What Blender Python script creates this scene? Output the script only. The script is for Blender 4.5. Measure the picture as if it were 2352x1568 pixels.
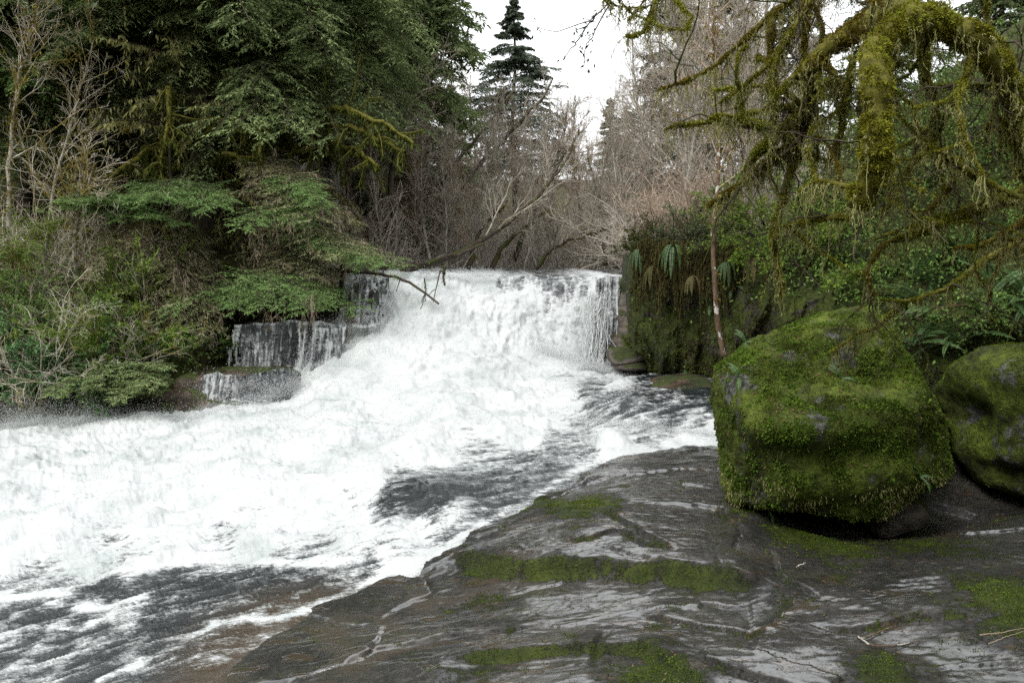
import bpy, bmesh, math
import numpy as np
from mathutils import Vector

# ------------------------------------------------------------------ camera, world, sun, exposure
sc = bpy.context.scene
for o in list(bpy.data.objects):
    bpy.data.objects.remove(o)
COL = sc.collection
PITCH = math.radians(6.0)
CAMZ = 2.2
FOC = 28.0 / 36.0 * 2352.0
cam_data = bpy.data.cameras.new("camera")
cam_data.lens = 28.0
cam_data.sensor_width = 36.0
cam_data.clip_start = 0.05
cam_data.clip_end = 2000.0
cam = bpy.data.objects.new("camera", cam_data)
cam.location = (0, 0, CAMZ)
cam.rotation_euler = (math.radians(90) - PITCH, 0, 0)
COL.objects.link(cam)
sc.camera = cam

SUN_EL, SUN_AZ = math.radians(54), math.radians(-138)
world = bpy.data.worlds.new("World")
sc.world = world
world.use_nodes = True
wn = world.node_tree
wn.nodes.clear()
w_out = wn.nodes.new("ShaderNodeOutputWorld")
w_bg = wn.nodes.new("ShaderNodeBackground")
w_sky = wn.nodes.new("ShaderNodeTexSky")
w_sky.sky_type = 'NISHITA'
w_sky.sun_disc = False
w_sky.sun_elevation = SUN_EL
w_sky.sun_rotation = SUN_AZ
w_sky.air_density = 1.5
w_sky.dust_density = 6.0
w_hsv = wn.nodes.new("ShaderNodeHueSaturation")
w_hsv.inputs['Saturation'].default_value = 0.12
w_mix = wn.nodes.new("ShaderNodeMix")
w_mix.data_type = 'RGBA'
w_mix.inputs[0].default_value = 0.7
w_mix.inputs[7].default_value = (10.2, 10.5, 10.7, 1)
wn.links.new(w_sky.outputs[0], w_hsv.inputs['Color'])
wn.links.new(w_hsv.outputs[0], w_mix.inputs[6])
wn.links.new(w_mix.outputs[2], w_bg.inputs[0])
w_bg.inputs[1].default_value = 0.12
wn.links.new(w_bg.outputs[0], w_out.inputs[0])

sun_d = bpy.data.lights.new("sun", 'SUN')
sun_d.energy = 1.2
sun_d.angle = math.radians(25)
sun_d.color = (1.0, 0.97, 0.92)
sun = bpy.data.objects.new("sun", sun_d)
sun.rotation_euler = (math.pi / 2 - SUN_EL, 0, -SUN_AZ + math.pi)
COL.objects.link(sun)
# point the lamp: direction from the sky position
sv = Vector((math.sin(SUN_AZ) * math.cos(SUN_EL), math.cos(SUN_AZ) * math.cos(SUN_EL), math.sin(SUN_EL)))
sun.rotation_euler = sv.to_track_quat('Z', 'Y').to_euler()

sc.view_settings.view_transform = 'Standard'
sc.view_settings.look = 'None'
sc.view_settings.exposure = 0.8
sc.view_settings.gamma = 1.0
sc.view_settings.use_curve_mapping = False
sc.cycles.max_bounces = 5
sc.cycles.diffuse_bounces = 3
sc.cycles.glossy_bounces = 2
sc.cycles.transmission_bounces = 2
sc.cycles.transparent_max_bounces = 8
sc.cycles.caustics_reflective = False
sc.cycles.caustics_refractive = False
sc.cycles.use_denoising = False
sc.cycles.sample_clamp_indirect = 3.0

# ------------------------------------------------------------------ numpy helpers
def rng_(s):
    return np.random.RandomState(s)

def at(px, py, Y):
    """World point on the plane y=Y seen at frame position (px,py) of a 2352x1568 frame."""
    cx = (px - 1176.0) / FOC
    cy = -(py - 784.0) / FOC
    dy = math.cos(PITCH) + cy * math.sin(PITCH)
    dz = cy * math.cos(PITCH) - math.sin(PITCH)
    t = Y / dy
    return np.array([cx * t, Y, CAMZ + dz * t])

def atz(px, py, z):
    cx = (px - 1176.0) / FOC
    cy = -(py - 784.0) / FOC
    dy = math.cos(PITCH) + cy * math.sin(PITCH)
    dz = cy * math.cos(PITCH) - math.sin(PITCH)
    t = (z - CAMZ) / dz
    return np.array([cx * t, dy * t, z])

def nrm(v):
    return v / np.maximum(np.linalg.norm(v, axis=-1, keepdims=True), 1e-9)

def _hash(ix, iy, iz, seed):
    h = (ix.astype(np.int64) * 374761393 + iy.astype(np.int64) * 668265263 + iz.astype(np.int64) * 2147483647 + seed * 1274126177) & 0xffffffff
    h = ((h ^ (h >> 13)) * 1274126177) & 0xffffffff
    h = ((h ^ (h >> 15)) * 2246822519) & 0xffffffff
    return (h ^ (h >> 16)) & 0xffffffff

_G = nrm(rng_(77).normal(size=(256, 3)))

def perlin(p, seed=0):
    p = np.asarray(p, float)
    i = np.floor(p).astype(np.int64)
    f = p - i
    u = f * f * f * (f * (f * 6 - 15) + 10)
    out = 0
    for dx in (0, 1):
        for dy in (0, 1):
            for dz in (0, 1):
                g = _G[_hash(i[..., 0] + dx, i[..., 1] + dy, i[..., 2] + dz, seed) & 255]
                d = (g[..., 0] * (f[..., 0] - dx) + g[..., 1] * (f[..., 1] - dy) + g[..., 2] * (f[..., 2] - dz))
                w = (u[..., 0] if dx else 1 - u[..., 0]) * (u[..., 1] if dy else 1 - u[..., 1]) * (u[..., 2] if dz else 1 - u[..., 2])
                out = out + d * w
    return out * 1.5

def fbm(p, oct=4, gain=0.5, lac=2.1, seed=0, ridge=False):
    a, s, o = 1.0, 0.0, 0
    p = np.asarray(p, float)
    for k in range(oct):
        n = perlin(p, seed + k * 17)
        if ridge:
            n = 1 - 2 * np.abs(n)
        o = o + a * n
        s += a
        a *= gain
        p = p * lac + 13.7
    return o / s

def smooth(a, b, x):
    t = np.clip((x - a) / (b - a), 0, 1)
    return t * t * (3 - 2 * t)

class TPS:
    """Thin plate spline through scattered 2D control points."""
    def __init__(self, pts, vals, reg=1e-4):
        self.sc = max(np.ptp(pts[:, 0]), np.ptp(pts[:, 1]))
        self.p = pts / self.sc
        n = len(pts)
        K = self.k(self.p, self.p) + reg * np.eye(n)
        Q = np.hstack([np.ones((n, 1)), self.p])
        A = np.block([[K, Q], [Q.T, np.zeros((3, 3))]])
        self.w = np.linalg.solve(A, np.concatenate([vals, np.zeros(3)]))
    def k(self, a, b):
        r2 = ((a[:, None, :] - b[None, :, :]) ** 2).sum(-1)
        return 0.5 * r2 * np.log(r2 + 1e-12)
    def __call__(self, q):
        sh = q.shape[:-1]
        q = q.reshape(-1, 2) / self.sc
        out = np.empty(len(q))
        for s in range(0, len(q), 50000):
            b = q[s:s + 50000]
            out[s:s + 50000] = self.k(b, self.p) @ self.w[:-3] + np.hstack([np.ones((len(b), 1)), b]) @ self.w[-3:]
        return out.reshape(sh)

def idw(q, pts, vals, sig):
    out = np.zeros(q.shape[:-1]); ws = np.zeros(q.shape[:-1]) + 1e-9
    for p, v in zip(pts, vals):
        r2 = ((q - p) ** 2).sum(-1)
        w = 1.0 / (r2 / sig ** 2 + 0.02) ** 2
        out += w * v; ws += w
    return out / ws

def poly_dist(q, poly):
    """distance and signed side (left positive) of q[...,2] to an open polyline."""
    best = np.full(q.shape[:-1], 1e9); side = np.zeros(q.shape[:-1])
    for a, b in zip(poly[:-1], poly[1:]):
        a = np.asarray(a, float)[:2]; b = np.asarray(b, float)[:2]
        ab = b - a
        t = np.clip(((q - a) @ ab) / (ab @ ab), 0, 1)
        c = a + t[..., None] * ab
        d = np.linalg.norm(q - c, axis=-1)
        s = ab[0] * (q[..., 1] - a[1]) - ab[1] * (q[..., 0] - a[0])
        m = d < best
        best = np.where(m, d, best); side = np.where(m, s, side)
    return best, np.sign(side)

def poly_taper(q, poly, r0):
    """0 beyond the ends of an open polyline, rising to 1 within r0 along it"""
    best = np.full(q.shape[:-1], 1e9); S = np.zeros(q.shape[:-1]); acc = 0.0
    for a, b in zip(poly[:-1], poly[1:]):
        a = np.asarray(a, float)[:2]; b = np.asarray(b, float)[:2]; ab = b - a; L = np.linalg.norm(ab)
        t = np.clip(((q - a) @ ab) / (ab @ ab), 0, 1); d = np.linalg.norm(q - (a + t[..., None] * ab), axis=-1)
        m = d < best; best = np.where(m, d, best); S = np.where(m, acc + t * L, S); acc += L
    r0 = min(r0, acc * .4)
    return smooth(0, r0, S) * smooth(0, r0, acc - S)

def in_poly(q, poly):
    x, y = q[..., 0], q[..., 1]
    c = np.zeros(x.shape, bool)
    n = len(poly)
    for i in range(n):
        x1, y1 = poly[i][:2]; x2, y2 = poly[(i + 1) % n][:2]
        cond = ((y1 > y) != (y2 > y)) & (x < (x2 - x1) * (y - y1) / ((y2 - y1) + 1e-12) + x1)
        c ^= cond
    return c

class MB:
    def __init__(self):
        self.v = []; self.q = []; self.t = []; self.n = 0
    def add(self, v, quads=None, tris=None):
        v = np.asarray(v, float).reshape(-1, 3)
        if quads is not None and len(quads): self.q.append(np.asarray(quads, np.int64) + self.n)
        if tris is not None and len(tris): self.t.append(np.asarray(tris, np.int64) + self.n)
        self.v.append(v); self.n += len(v)
        return self
    def build(self, name, mat, parent=None, smooth_=False, attrs=None, loc=None):
        v = np.concatenate(self.v) if self.v else np.zeros((0, 3))
        q = np.concatenate(self.q) if self.q else np.zeros((0, 4), np.int64)
        t = np.concatenate(self.t) if self.t else np.zeros((0, 3), np.int64)
        me = bpy.data.meshes.new(name)
        if loc is not None: v = v - np.asarray(loc)
        me.vertices.add(len(v)); me.vertices.foreach_set("co", v.astype(np.float32).ravel())
        nl = q.size + t.size
        me.loops.add(nl)
        me.loops.foreach_set("vertex_index", np.concatenate([q.ravel(), t.ravel()]).astype(np.int32))
        me.polygons.add(len(q) + len(t))
        st = np.concatenate([np.arange(len(q)) * 4, q.size + np.arange(len(t)) * 3]).astype(np.int32)
        me.polygons.foreach_set("loop_start", st)
        me.polygons.foreach_set("use_smooth", np.full(len(q) + len(t), smooth_))
        me.update(calc_edges=True)
        if attrs:
            for k, a in attrs.items():
                at_ = me.attributes.new(k, 'FLOAT', 'POINT')
                at_.data.foreach_set("value", np.asarray(a, np.float32).ravel())
        me.materials.append(mat)
        o = bpy.data.objects.new(name, me)
        COL.objects.link(o)
        if loc is not None and parent is None: o.location = tuple(loc)
        if parent is not None: o.parent = parent
        return o

def grid_faces(nu, nv):
    a = (np.arange(nu - 1)[:, None] * nv + np.arange(nv - 1)[None, :]).ravel()
    return np.stack([a, a + nv, a + nv + 1, a + 1], 1)

def tubes(mb, P, R, k=4):
    P = np.asarray(P, float); R = np.asarray(R, float)
    if P.ndim == 2: P = P[None]; R = R[None]
    m, n, _ = P.shape
    if m == 0: return
    T = nrm(np.gradient(P, axis=1))
    mt = nrm(P[:, -1] - P[:, 0])
    ref = np.where(np.abs(mt[:, 2:3]) > 0.8, np.array([[1.0, 0, 0]]), np.array([[0, 0, 1.0]]))[:, None, :]
    A = nrm(np.cross(T, np.broadcast_to(ref, T.shape)))
    B = np.cross(T, A)
    ang = np.arange(k) * 2 * math.pi / k
    V = P[:, :, None, :] + R[:, :, None, None] * (A[:, :, None, :] * np.cos(ang)[None, None, :, None] + B[:, :, None, :] * np.sin(ang)[None, None, :, None])
    base = (np.arange(m) * n * k)[:, None, None]
    i = (np.arange(n - 1) * k)[None, :, None]
    j = np.arange(k)[None, None, :]
    j2 = (j + 1) % k
    F = np.stack(np.broadcast_arrays(base + i + j, base + i + j2, base + i + k + j2, base + i + k + j), -1).reshape(-1, 4)
    mb.add(V, quads=F)

def cards(mb, C, D, N, L, W):
    """diamond leaves: base C, along D, width direction D x N."""
    C = np.asarray(C).reshape(-1, 3); n = len(C)
    if n == 0: return
    D = nrm(np.asarray(D).reshape(-1, 3)); N = np.asarray(N).reshape(-1, 3)
    S = nrm(np.cross(D, N))
    L = np.broadcast_to(L, (n,))[:, None]; W = np.broadcast_to(W, (n,))[:, None]
    up = nrm(np.cross(S, D))
    V = np.stack([C, C + D * L * .45 + S * W * .5 + up * W * .12, C + D * L, C + D * L * .45 - S * W * .5 + up * W * .12], 1)
    mb.add(V, quads=np.arange(4 * n).reshape(n, 4))

def resample(P, n):
    P = np.asarray(P, float)
    # catmull-ish smoothing through linear interpolation on a dense smoothed path
    d = np.r_[0, np.cumsum(np.linalg.norm(np.diff(P[:, :3], axis=0), axis=1))]
    t = np.linspace(0, d[-1], n)
    Q = np.stack([np.interp(t, d, P[:, k]) for k in range(P.shape[1])], 1)
    for _ in range(max(1, n // (3 * len(P)))):
        Q[1:-1] = Q[1:-1] * .5 + (Q[:-2] + Q[2:]) * .25
    return Q

def interp_along(P, t):
    m, n, _ = P.shape
    x = t * (n - 1); i = np.clip(np.floor(x).astype(int), 0, n - 2); f = (x - i)
    return i, f

def grow(P, R, nc, rng, t=(0.2, 1.0), ang=(30, 60), ratio=0.5, rr=0.6, curve=0.15, n=5, up=0.0, grav=0.0, planar=False, taper=0.3, minr=0.0, tl=0.5):
    m = len(P)
    idx = np.repeat(np.arange(m), nc); k = len(idx)
    tt = rng.uniform(t[0], t[1], k) if not planar else np.tile(np.linspace(t[0], t[1], nc), m) + rng.uniform(-.5, .5, k) * (t[1] - t[0]) / nc
    tt = np.clip(tt, 0, 1)
    i, f = interp_along(P, tt)
    A = P[idx, i]; B = P[idx, i + 1]
    pos = A + (B - A) * f[:, None]
    tan = nrm(B - A)
    r0 = (R[idx, i] * (1 - f) + R[idx, i + 1] * f) * rr
    Lp = np.linalg.norm(np.diff(P, axis=1), axis=2).sum(1)[idx]
    L = Lp * ratio * rng.uniform(.6, 1.25, k) * (1 - tl * tt)
    if planar:
        side = nrm(np.cross(tan, np.broadcast_to([0, 0, 1.0], tan.shape)))
        perp = side * np.where(np.arange(k) % 2, 1, -1)[:, None] + rng.normal(size=(k, 3)) * .15
    else:
        perp = rng.normal(size=(k, 3)); perp -= (perp * tan).sum(1, keepdims=True) * tan
    perp = nrm(perp)
    a = np.radians(rng.uniform(ang[0], ang[1], k))[:, None]
    d = tan * np.cos(a) + perp * np.sin(a); d[:, 2] += up; d = nrm(d)
    out = np.empty((k, n, 3)); out[:, 0] = pos
    step = (L / (n - 1))[:, None]
    for j in range(1, n):
        d = d + rng.normal(size=(k, 3)) * curve; d[:, 2] += grav / n
        d = nrm(d); out[:, j] = out[:, j - 1] + d * step
    rad = np.maximum(r0[:, None] * np.linspace(1, taper, n)[None], minr)
    return out, rad

def along_cards(mb, P, rng, per, L, W, spread=60, droop=0.0, flat=True, t0=0.05):
    """small leaf/needle faces along thin twigs, pointing out to both sides"""
    m = len(P); idx = np.repeat(np.arange(m), per); k = len(idx)
    tt = np.tile(np.linspace(t0, 1, per), m) + rng.uniform(-.3, .3, k) / per
    tt = np.clip(tt, 0, 1)
    i, f = interp_along(P, tt)
    A = P[idx, i]; B = P[idx, i + 1]
    pos = A + (B - A) * f[:, None]; tan = nrm(B - A)
    side = nrm(np.cross(tan, np.broadcast_to([0, 0, 1.0], tan.shape)) + 1e-4) * np.where(rng.rand(k) < .5, 1, -1)[:, None]
    if not flat: side = nrm(rng.normal(size=(k, 3)))
    a = np.radians(spread) * rng.uniform(.5, 1.2, k)[:, None]
    d = tan * np.cos(a) + side * np.sin(a) + rng.normal(size=(k, 3)) * .2; d[:, 2] -= droop
    N = rng.normal(size=(k, 3)) * .5 + [0, 0, 1]
    cards(mb, pos, d, N, L * rng.uniform(.6, 1.3, k), W * rng.uniform(.7, 1.3, k))

# ------------------------------------------------------------------ tagging
def tag(o, label=None, cat=None, group=None, kind=None):
    if label: o['label'] = label
    if cat: o['category'] = cat
    if group: o['group'] = group
    if kind: o['kind'] = kind
    return o

def thing(name, loc, label, cat, group=None):
    o = bpy.data.objects.new(name, None); COL.objects.link(o)
    o.empty_display_size = .1
    o.location = tuple(loc)
    return tag(o, label, cat, group)

def dup(root, loc, rotz, scale, label, rx=0.0, ry=0.0, group=None):
    r = root.copy(); COL.objects.link(r)
    r.location = tuple(loc); r.rotation_euler = (rx, ry, rotz); r.scale = (scale,) * 3 if np.isscalar(scale) else scale
    r['label'] = label
    if group: r['group'] = group
    for ch in list(root.children):
        c = ch.copy(); COL.objects.link(c); c.parent = r
    return r

_T = ["twentieth", "thirtieth", "fortieth", "fiftieth", "sixtieth"]
ORD = ["first", "second", "third", "fourth", "fifth", "sixth", "seventh", "eighth", "ninth", "tenth", "eleventh", "twelfth",
       "thirteenth", "fourteenth", "fifteenth", "sixteenth", "seventeenth", "eighteenth", "nineteenth", "twentieth",
       "twenty-first", "twenty-second", "twenty-third", "twenty-fourth", "twenty-fifth", "twenty-sixth", "twenty-seventh",
       "twenty-eighth", "twenty-ninth", "thirtieth", "thirty-first", "thirty-second", "thirty-third", "thirty-fourth",
       "thirty-fifth", "thirty-sixth", "thirty-seventh", "thirty-eighth", "thirty-ninth", "fortieth"]
ORD += ["forty-" + k for k in ORD[:9]] + ["fiftieth"] + ["fifty-" + k for k in ORD[:9]] + ["sixtieth"]

# ------------------------------------------------------------------ materials
class NT:
    def __init__(self, name):
        self.m = bpy.data.materials.new(name); self.m.use_nodes = True
        self.t = self.m.node_tree; self.t.nodes.clear()
        self.out = self.n('OutputMaterial')
    def n(self, ty, **kw):
        nd = self.t.nodes.new('ShaderNode' + ty)
        for k, v in kw.items(): setattr(nd, k, v)
        return nd
    def l(self, a, b): self.t.links.new(a, b)
    def coords(self, scale=(1, 1, 1), rot=(0, 0, 0), world=True):
        g = self.n('NewGeometry') if world else self.n('TexCoord')
        mp = self.n('Mapping'); mp.inputs['Scale'].default_value = scale; mp.inputs['Rotation'].default_value = rot
        self.l(g.outputs['Position'] if world else g.outputs['Object'], mp.inputs['Vector'])
        return mp.outputs[0]
    def noise(self, vec, scale, detail=4, rough=.6, dist=0.0, out='Fac'):
        nd = self.n('TexNoise'); nd.inputs['Scale'].default_value = scale; nd.inputs['Detail'].default_value = detail
        nd.inputs['Roughness'].default_value = rough; nd.inputs['Distortion'].default_value = dist
        self.l(vec, nd.inputs['Vector']); return nd.outputs[out]
    def ramp(self, fac, stops):
        r = self.n('ValToRGB'); e = r.color_ramp.elements
        while len(e) > 1: e.remove(e[-1])
        for i, (p, c) in enumerate(stops):
            if i == 0: el = e[0]; el.position = p
            else: el = e.new(p)
            el.color = (*c, 1) if len(c) == 3 else c
        self.l(fac, r.inputs[0]); return r.outputs[0]
    def mapr(self, v, a, b, c=0.0, d=1.0, sm=True):
        r = self.n('MapRange'); r.interpolation_type = 'SMOOTHSTEP' if sm else 'LINEAR'
        for k, x in zip((1, 2, 3, 4), (a, b, c, d)): r.inputs[k].default_value = x
        self.l(v, r.inputs[0]); return r.outputs[0]
    def mix(self, f, a, b):
        m = self.n('Mix', data_type='RGBA')
        for s, k in ((f, 0), (a, 6), (b, 7)):
            if isinstance(s, (int, float)): m.inputs[k].default_value = s
            elif isinstance(s, tuple): m.inputs[k].default_value = (*s, 1)
            else: self.l(s, m.inputs[k])
        return m.outputs[2]
    def math(self, op, a, b=None):
        m = self.n('Math', operation=op)
        for s, k in ((a, 0), (b, 1)):
            if s is None: continue
            if isinstance(s, (int, float)): m.inputs[k].default_value = s
            else: self.l(s, m.inputs[k])
        return m.outputs[0]
    def attr(self, name):
        a = self.n('Attribute'); a.attribute_name = name; return a.outputs['Fac']
    def bump(self, h, strength=.5, dist=.02, normal=None):
        b = self.n('Bump'); b.inputs['Strength'].default_value = strength; b.inputs['Distance'].default_value = dist
        self.l(h, b.inputs['Height'])
        if normal is not None: self.l(normal, b.inputs['Normal'])
        return b.outputs[0]
    def pbr(self, col, rough=.6, normal=None, spec=.5):
        p = self.n('BsdfPrincipled')
        if isinstance(col, tuple): p.inputs['Base Color'].default_value = (*col, 1)
        else: self.l(col, p.inputs['Base Color'])
        if isinstance(rough, (int, float)): p.inputs['Roughness'].default_value = rough
        else: self.l(rough, p.inputs['Roughness'])
        if isinstance(spec, (int, float)): p.inputs['Specular IOR Level'].default_value = spec
        else: self.l(spec, p.inputs['Specular IOR Level'])
        if normal is not None: self.l(normal, p.inputs['Normal'])
        return p
    def done(self, sh):
        self.l(sh.outputs[0] if hasattr(sh, 'outputs') else sh, self.out.inputs[0]); return self.m

def leaf_mat(name, cols, transl=.3, rough=.6, clump=1.2, gloss=False):
    """foliage: every small face its own tint, with broader clumps of lighter and darker leaf"""
    t = NT(name)
    g = t.n('NewGeometry')
    nz = t.noise(t.coords(), clump, 2, .5)
    f = t.math('ADD', t.math('MULTIPLY', g.outputs['Random Per Island'], .6), t.math('MULTIPLY', t.math('SUBTRACT', nz, .3), 1.0))
    n = len(cols)
    c = t.ramp(f, [(i / (n - 1), cc) for i, cc in enumerate(cols)])
    if gloss:
        d = t.pbr(c, rough, spec=.4)
    else:
        d = t.n('BsdfDiffuse'); t.l(c, d.inputs[0])
    tr = t.n('BsdfTranslucent'); t.l(c, tr.inputs[0])
    mx = t.n('MixShader'); mx.inputs[0].default_value = transl
    t.l(d.outputs[0], mx.inputs[1]); t.l(tr.outputs[0], mx.inputs[2])
    return t.done(mx)

def bark_mat(name, c1, c2, moss=None, mossamt=.5, scale=6, zstretch=.3, lichen=None):
    t = NT(name)
    v = t.coords((1, 1, zstretch))
    a = t.noise(v, scale * 3, 5, .65)
    c = t.mix(t.mapr(a, .35, .65), c1, c2)
    if lichen:
        l_ = t.noise(t.coords(), scale * 1.3, 3, .6)
        c = t.mix(t.mapr(l_, .56, .62), c, lichen)
    if moss:
        b = t.noise(t.coords(), scale * .5, 4, .6)
        c = t.mix(t.mapr(b, 1 - mossamt - .08, 1 - mossamt + .08), c, moss)
    return t.done(t.pbr(c, .8, t.bump(a, .6, .02), spec=.25))

def moss_surface(t, vec, bright=1.0):
    a = t.noise(vec, 1.6, 4, .6); b = t.noise(vec, 14, 5, .7); c = t.noise(vec, 60, 3, .7)
    f = t.math('ADD', t.math('MULTIPLY', a, .6), t.math('MULTIPLY', b, .4))
    k = bright
    col = t.ramp(f, [(.3, (.018 * k, .022 * k, .006 * k)), (.45, (.04 * k, .055 * k, .01 * k)), (.55, (.075 * k, .10 * k, .014 * k)), (.7, (.13 * k, .16 * k, .02 * k))])
    h = t.math('ADD', b, t.math('MULTIPLY', c, .6))
    return col, h

M = {}
M['needle'] = leaf_mat('hemlock_needles', [(.075, .09, .045), (.16, .205, .09), (.27, .345, .145), (.39, .48, .21)], .25, clump=.7)
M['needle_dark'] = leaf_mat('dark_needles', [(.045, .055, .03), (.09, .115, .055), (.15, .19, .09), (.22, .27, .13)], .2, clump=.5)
M['needle_olive'] = leaf_mat('olive_needles', [(.12, .105, .065), (.22, .20, .11), (.32, .33, .17), (.42, .46, .24)], .25, clump=.9)
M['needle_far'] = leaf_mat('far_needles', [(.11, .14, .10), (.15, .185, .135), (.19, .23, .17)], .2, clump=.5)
M['needle_bright'] = leaf_mat('bright_needles', [(.09, .14, .05), (.15, .23, .08), (.22, .34, .12), (.30, .44, .16)], .3, clump=1.4)
M['deadtwig'] = leaf_mat('dead_twigs', [(.16, .13, .09), (.26, .21, .15), (.36, .30, .22)], .1)
M['leaf'] = leaf_mat('shrub_leaves', [(.06, .10, .03), (.12, .19, .05), (.19, .30, .08), (.27, .40, .12)], .35)
M['leaf_spring'] = leaf_mat('spring_leaves', [(.08, .13, .02), (.16, .24, .04), (.26, .36, .07)], .4)
M['leaf_gloss'] = leaf_mat('glossy_leaves', [(.05, .11, .04), (.09, .19, .06), (.16, .30, .09)], .2, .35, gloss=True)
M['fern'] = leaf_mat('fern_fronds', [(.04, .075, .025), (.075, .14, .045), (.13, .22, .08)], .25, .4, gloss=True)
M['fern_old'] = leaf_mat('old_fern', [(.06, .055, .025), (.11, .10, .045), (.16, .14, .07)], .2)
M['fern_brown'] = leaf_mat('dead_fern', [(.09, .055, .03), (.15, .10, .055), (.22, .155, .09)], .2)
M['mosstuft'] = leaf_mat('moss_tufts', [(.045, .036, .008), (.15, .13, .018), (.32, .34, .04), (.52, .58, .10)], .38, clump=4)
M['cliffmoss'] = leaf_mat('cliff_moss', [(.025, .024, .008), (.05, .05, .014), (.08, .095, .02), (.13, .16, .035)], .2, clump=2)
M['mosshang'] = leaf_mat('hanging_moss', [(.18, .165, .06), (.32, .31, .12), (.48, .48, .22)], .35, clump=5)
M['mossgold'] = leaf_mat('golden_moss', [(.08, .055, .012), (.18, .135, .02), (.32, .29, .04)], .3, clump=5)
M['mossleaf'] = leaf_mat('boulder_moss', [(.02, .026, .007), (.048, .066, .012), (.10, .145, .02), (.21, .30, .045)], .25, clump=2.5)
M['leafmoss'] = leaf_mat('leafy_moss', [(.035, .06, .012), (.085, .135, .02), (.17, .27, .04)], .3, clump=3)
M['catkin'] = leaf_mat('catkins', [(.22, .10, .06), (.32, .14, .08)], .2)
M['bark_pale'] = bark_mat('pale_bark', (.13, .12, .11), (.33, .31, .29), (.10, .10, .03), .3, 5)
M['bark_dark'] = bark_mat('dark_bark', (.03, .022, .015), (.08, .06, .045), (.05, .06, .012), .45, 5)
M['bark_alder'] = bark_mat('alder_bark', (.2, .18, .15), (.46, .42, .37), (.10, .085, .02), .4, 4, .5)
M['twig_grey'] = bark_mat('grey_twigs', (.26, .225, .18), (.48, .43, .365), None, 0, 3, 1)
M['twig_white'] = bark_mat('white_twigs', (.34, .29, .22), (.66, .60, .51), (.22, .17, .04), .46, 2.5, 1)
M['twig_red'] = bark_mat('reddish_twigs', (.27, .19, .135), (.42, .33, .255), None, 0, 3, 1)
M['bark_mottled'] = bark_mat('mottled_bark', (.07, .045, .03), (.13, .085, .05), None, 0, 7, .35, lichen=(.42, .40, .36))
M['limb_moss'] = bark_mat('mossy_limb', (.07, .065, .01), (.16, .15, .02), None, 0, 8, 1)

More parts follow.
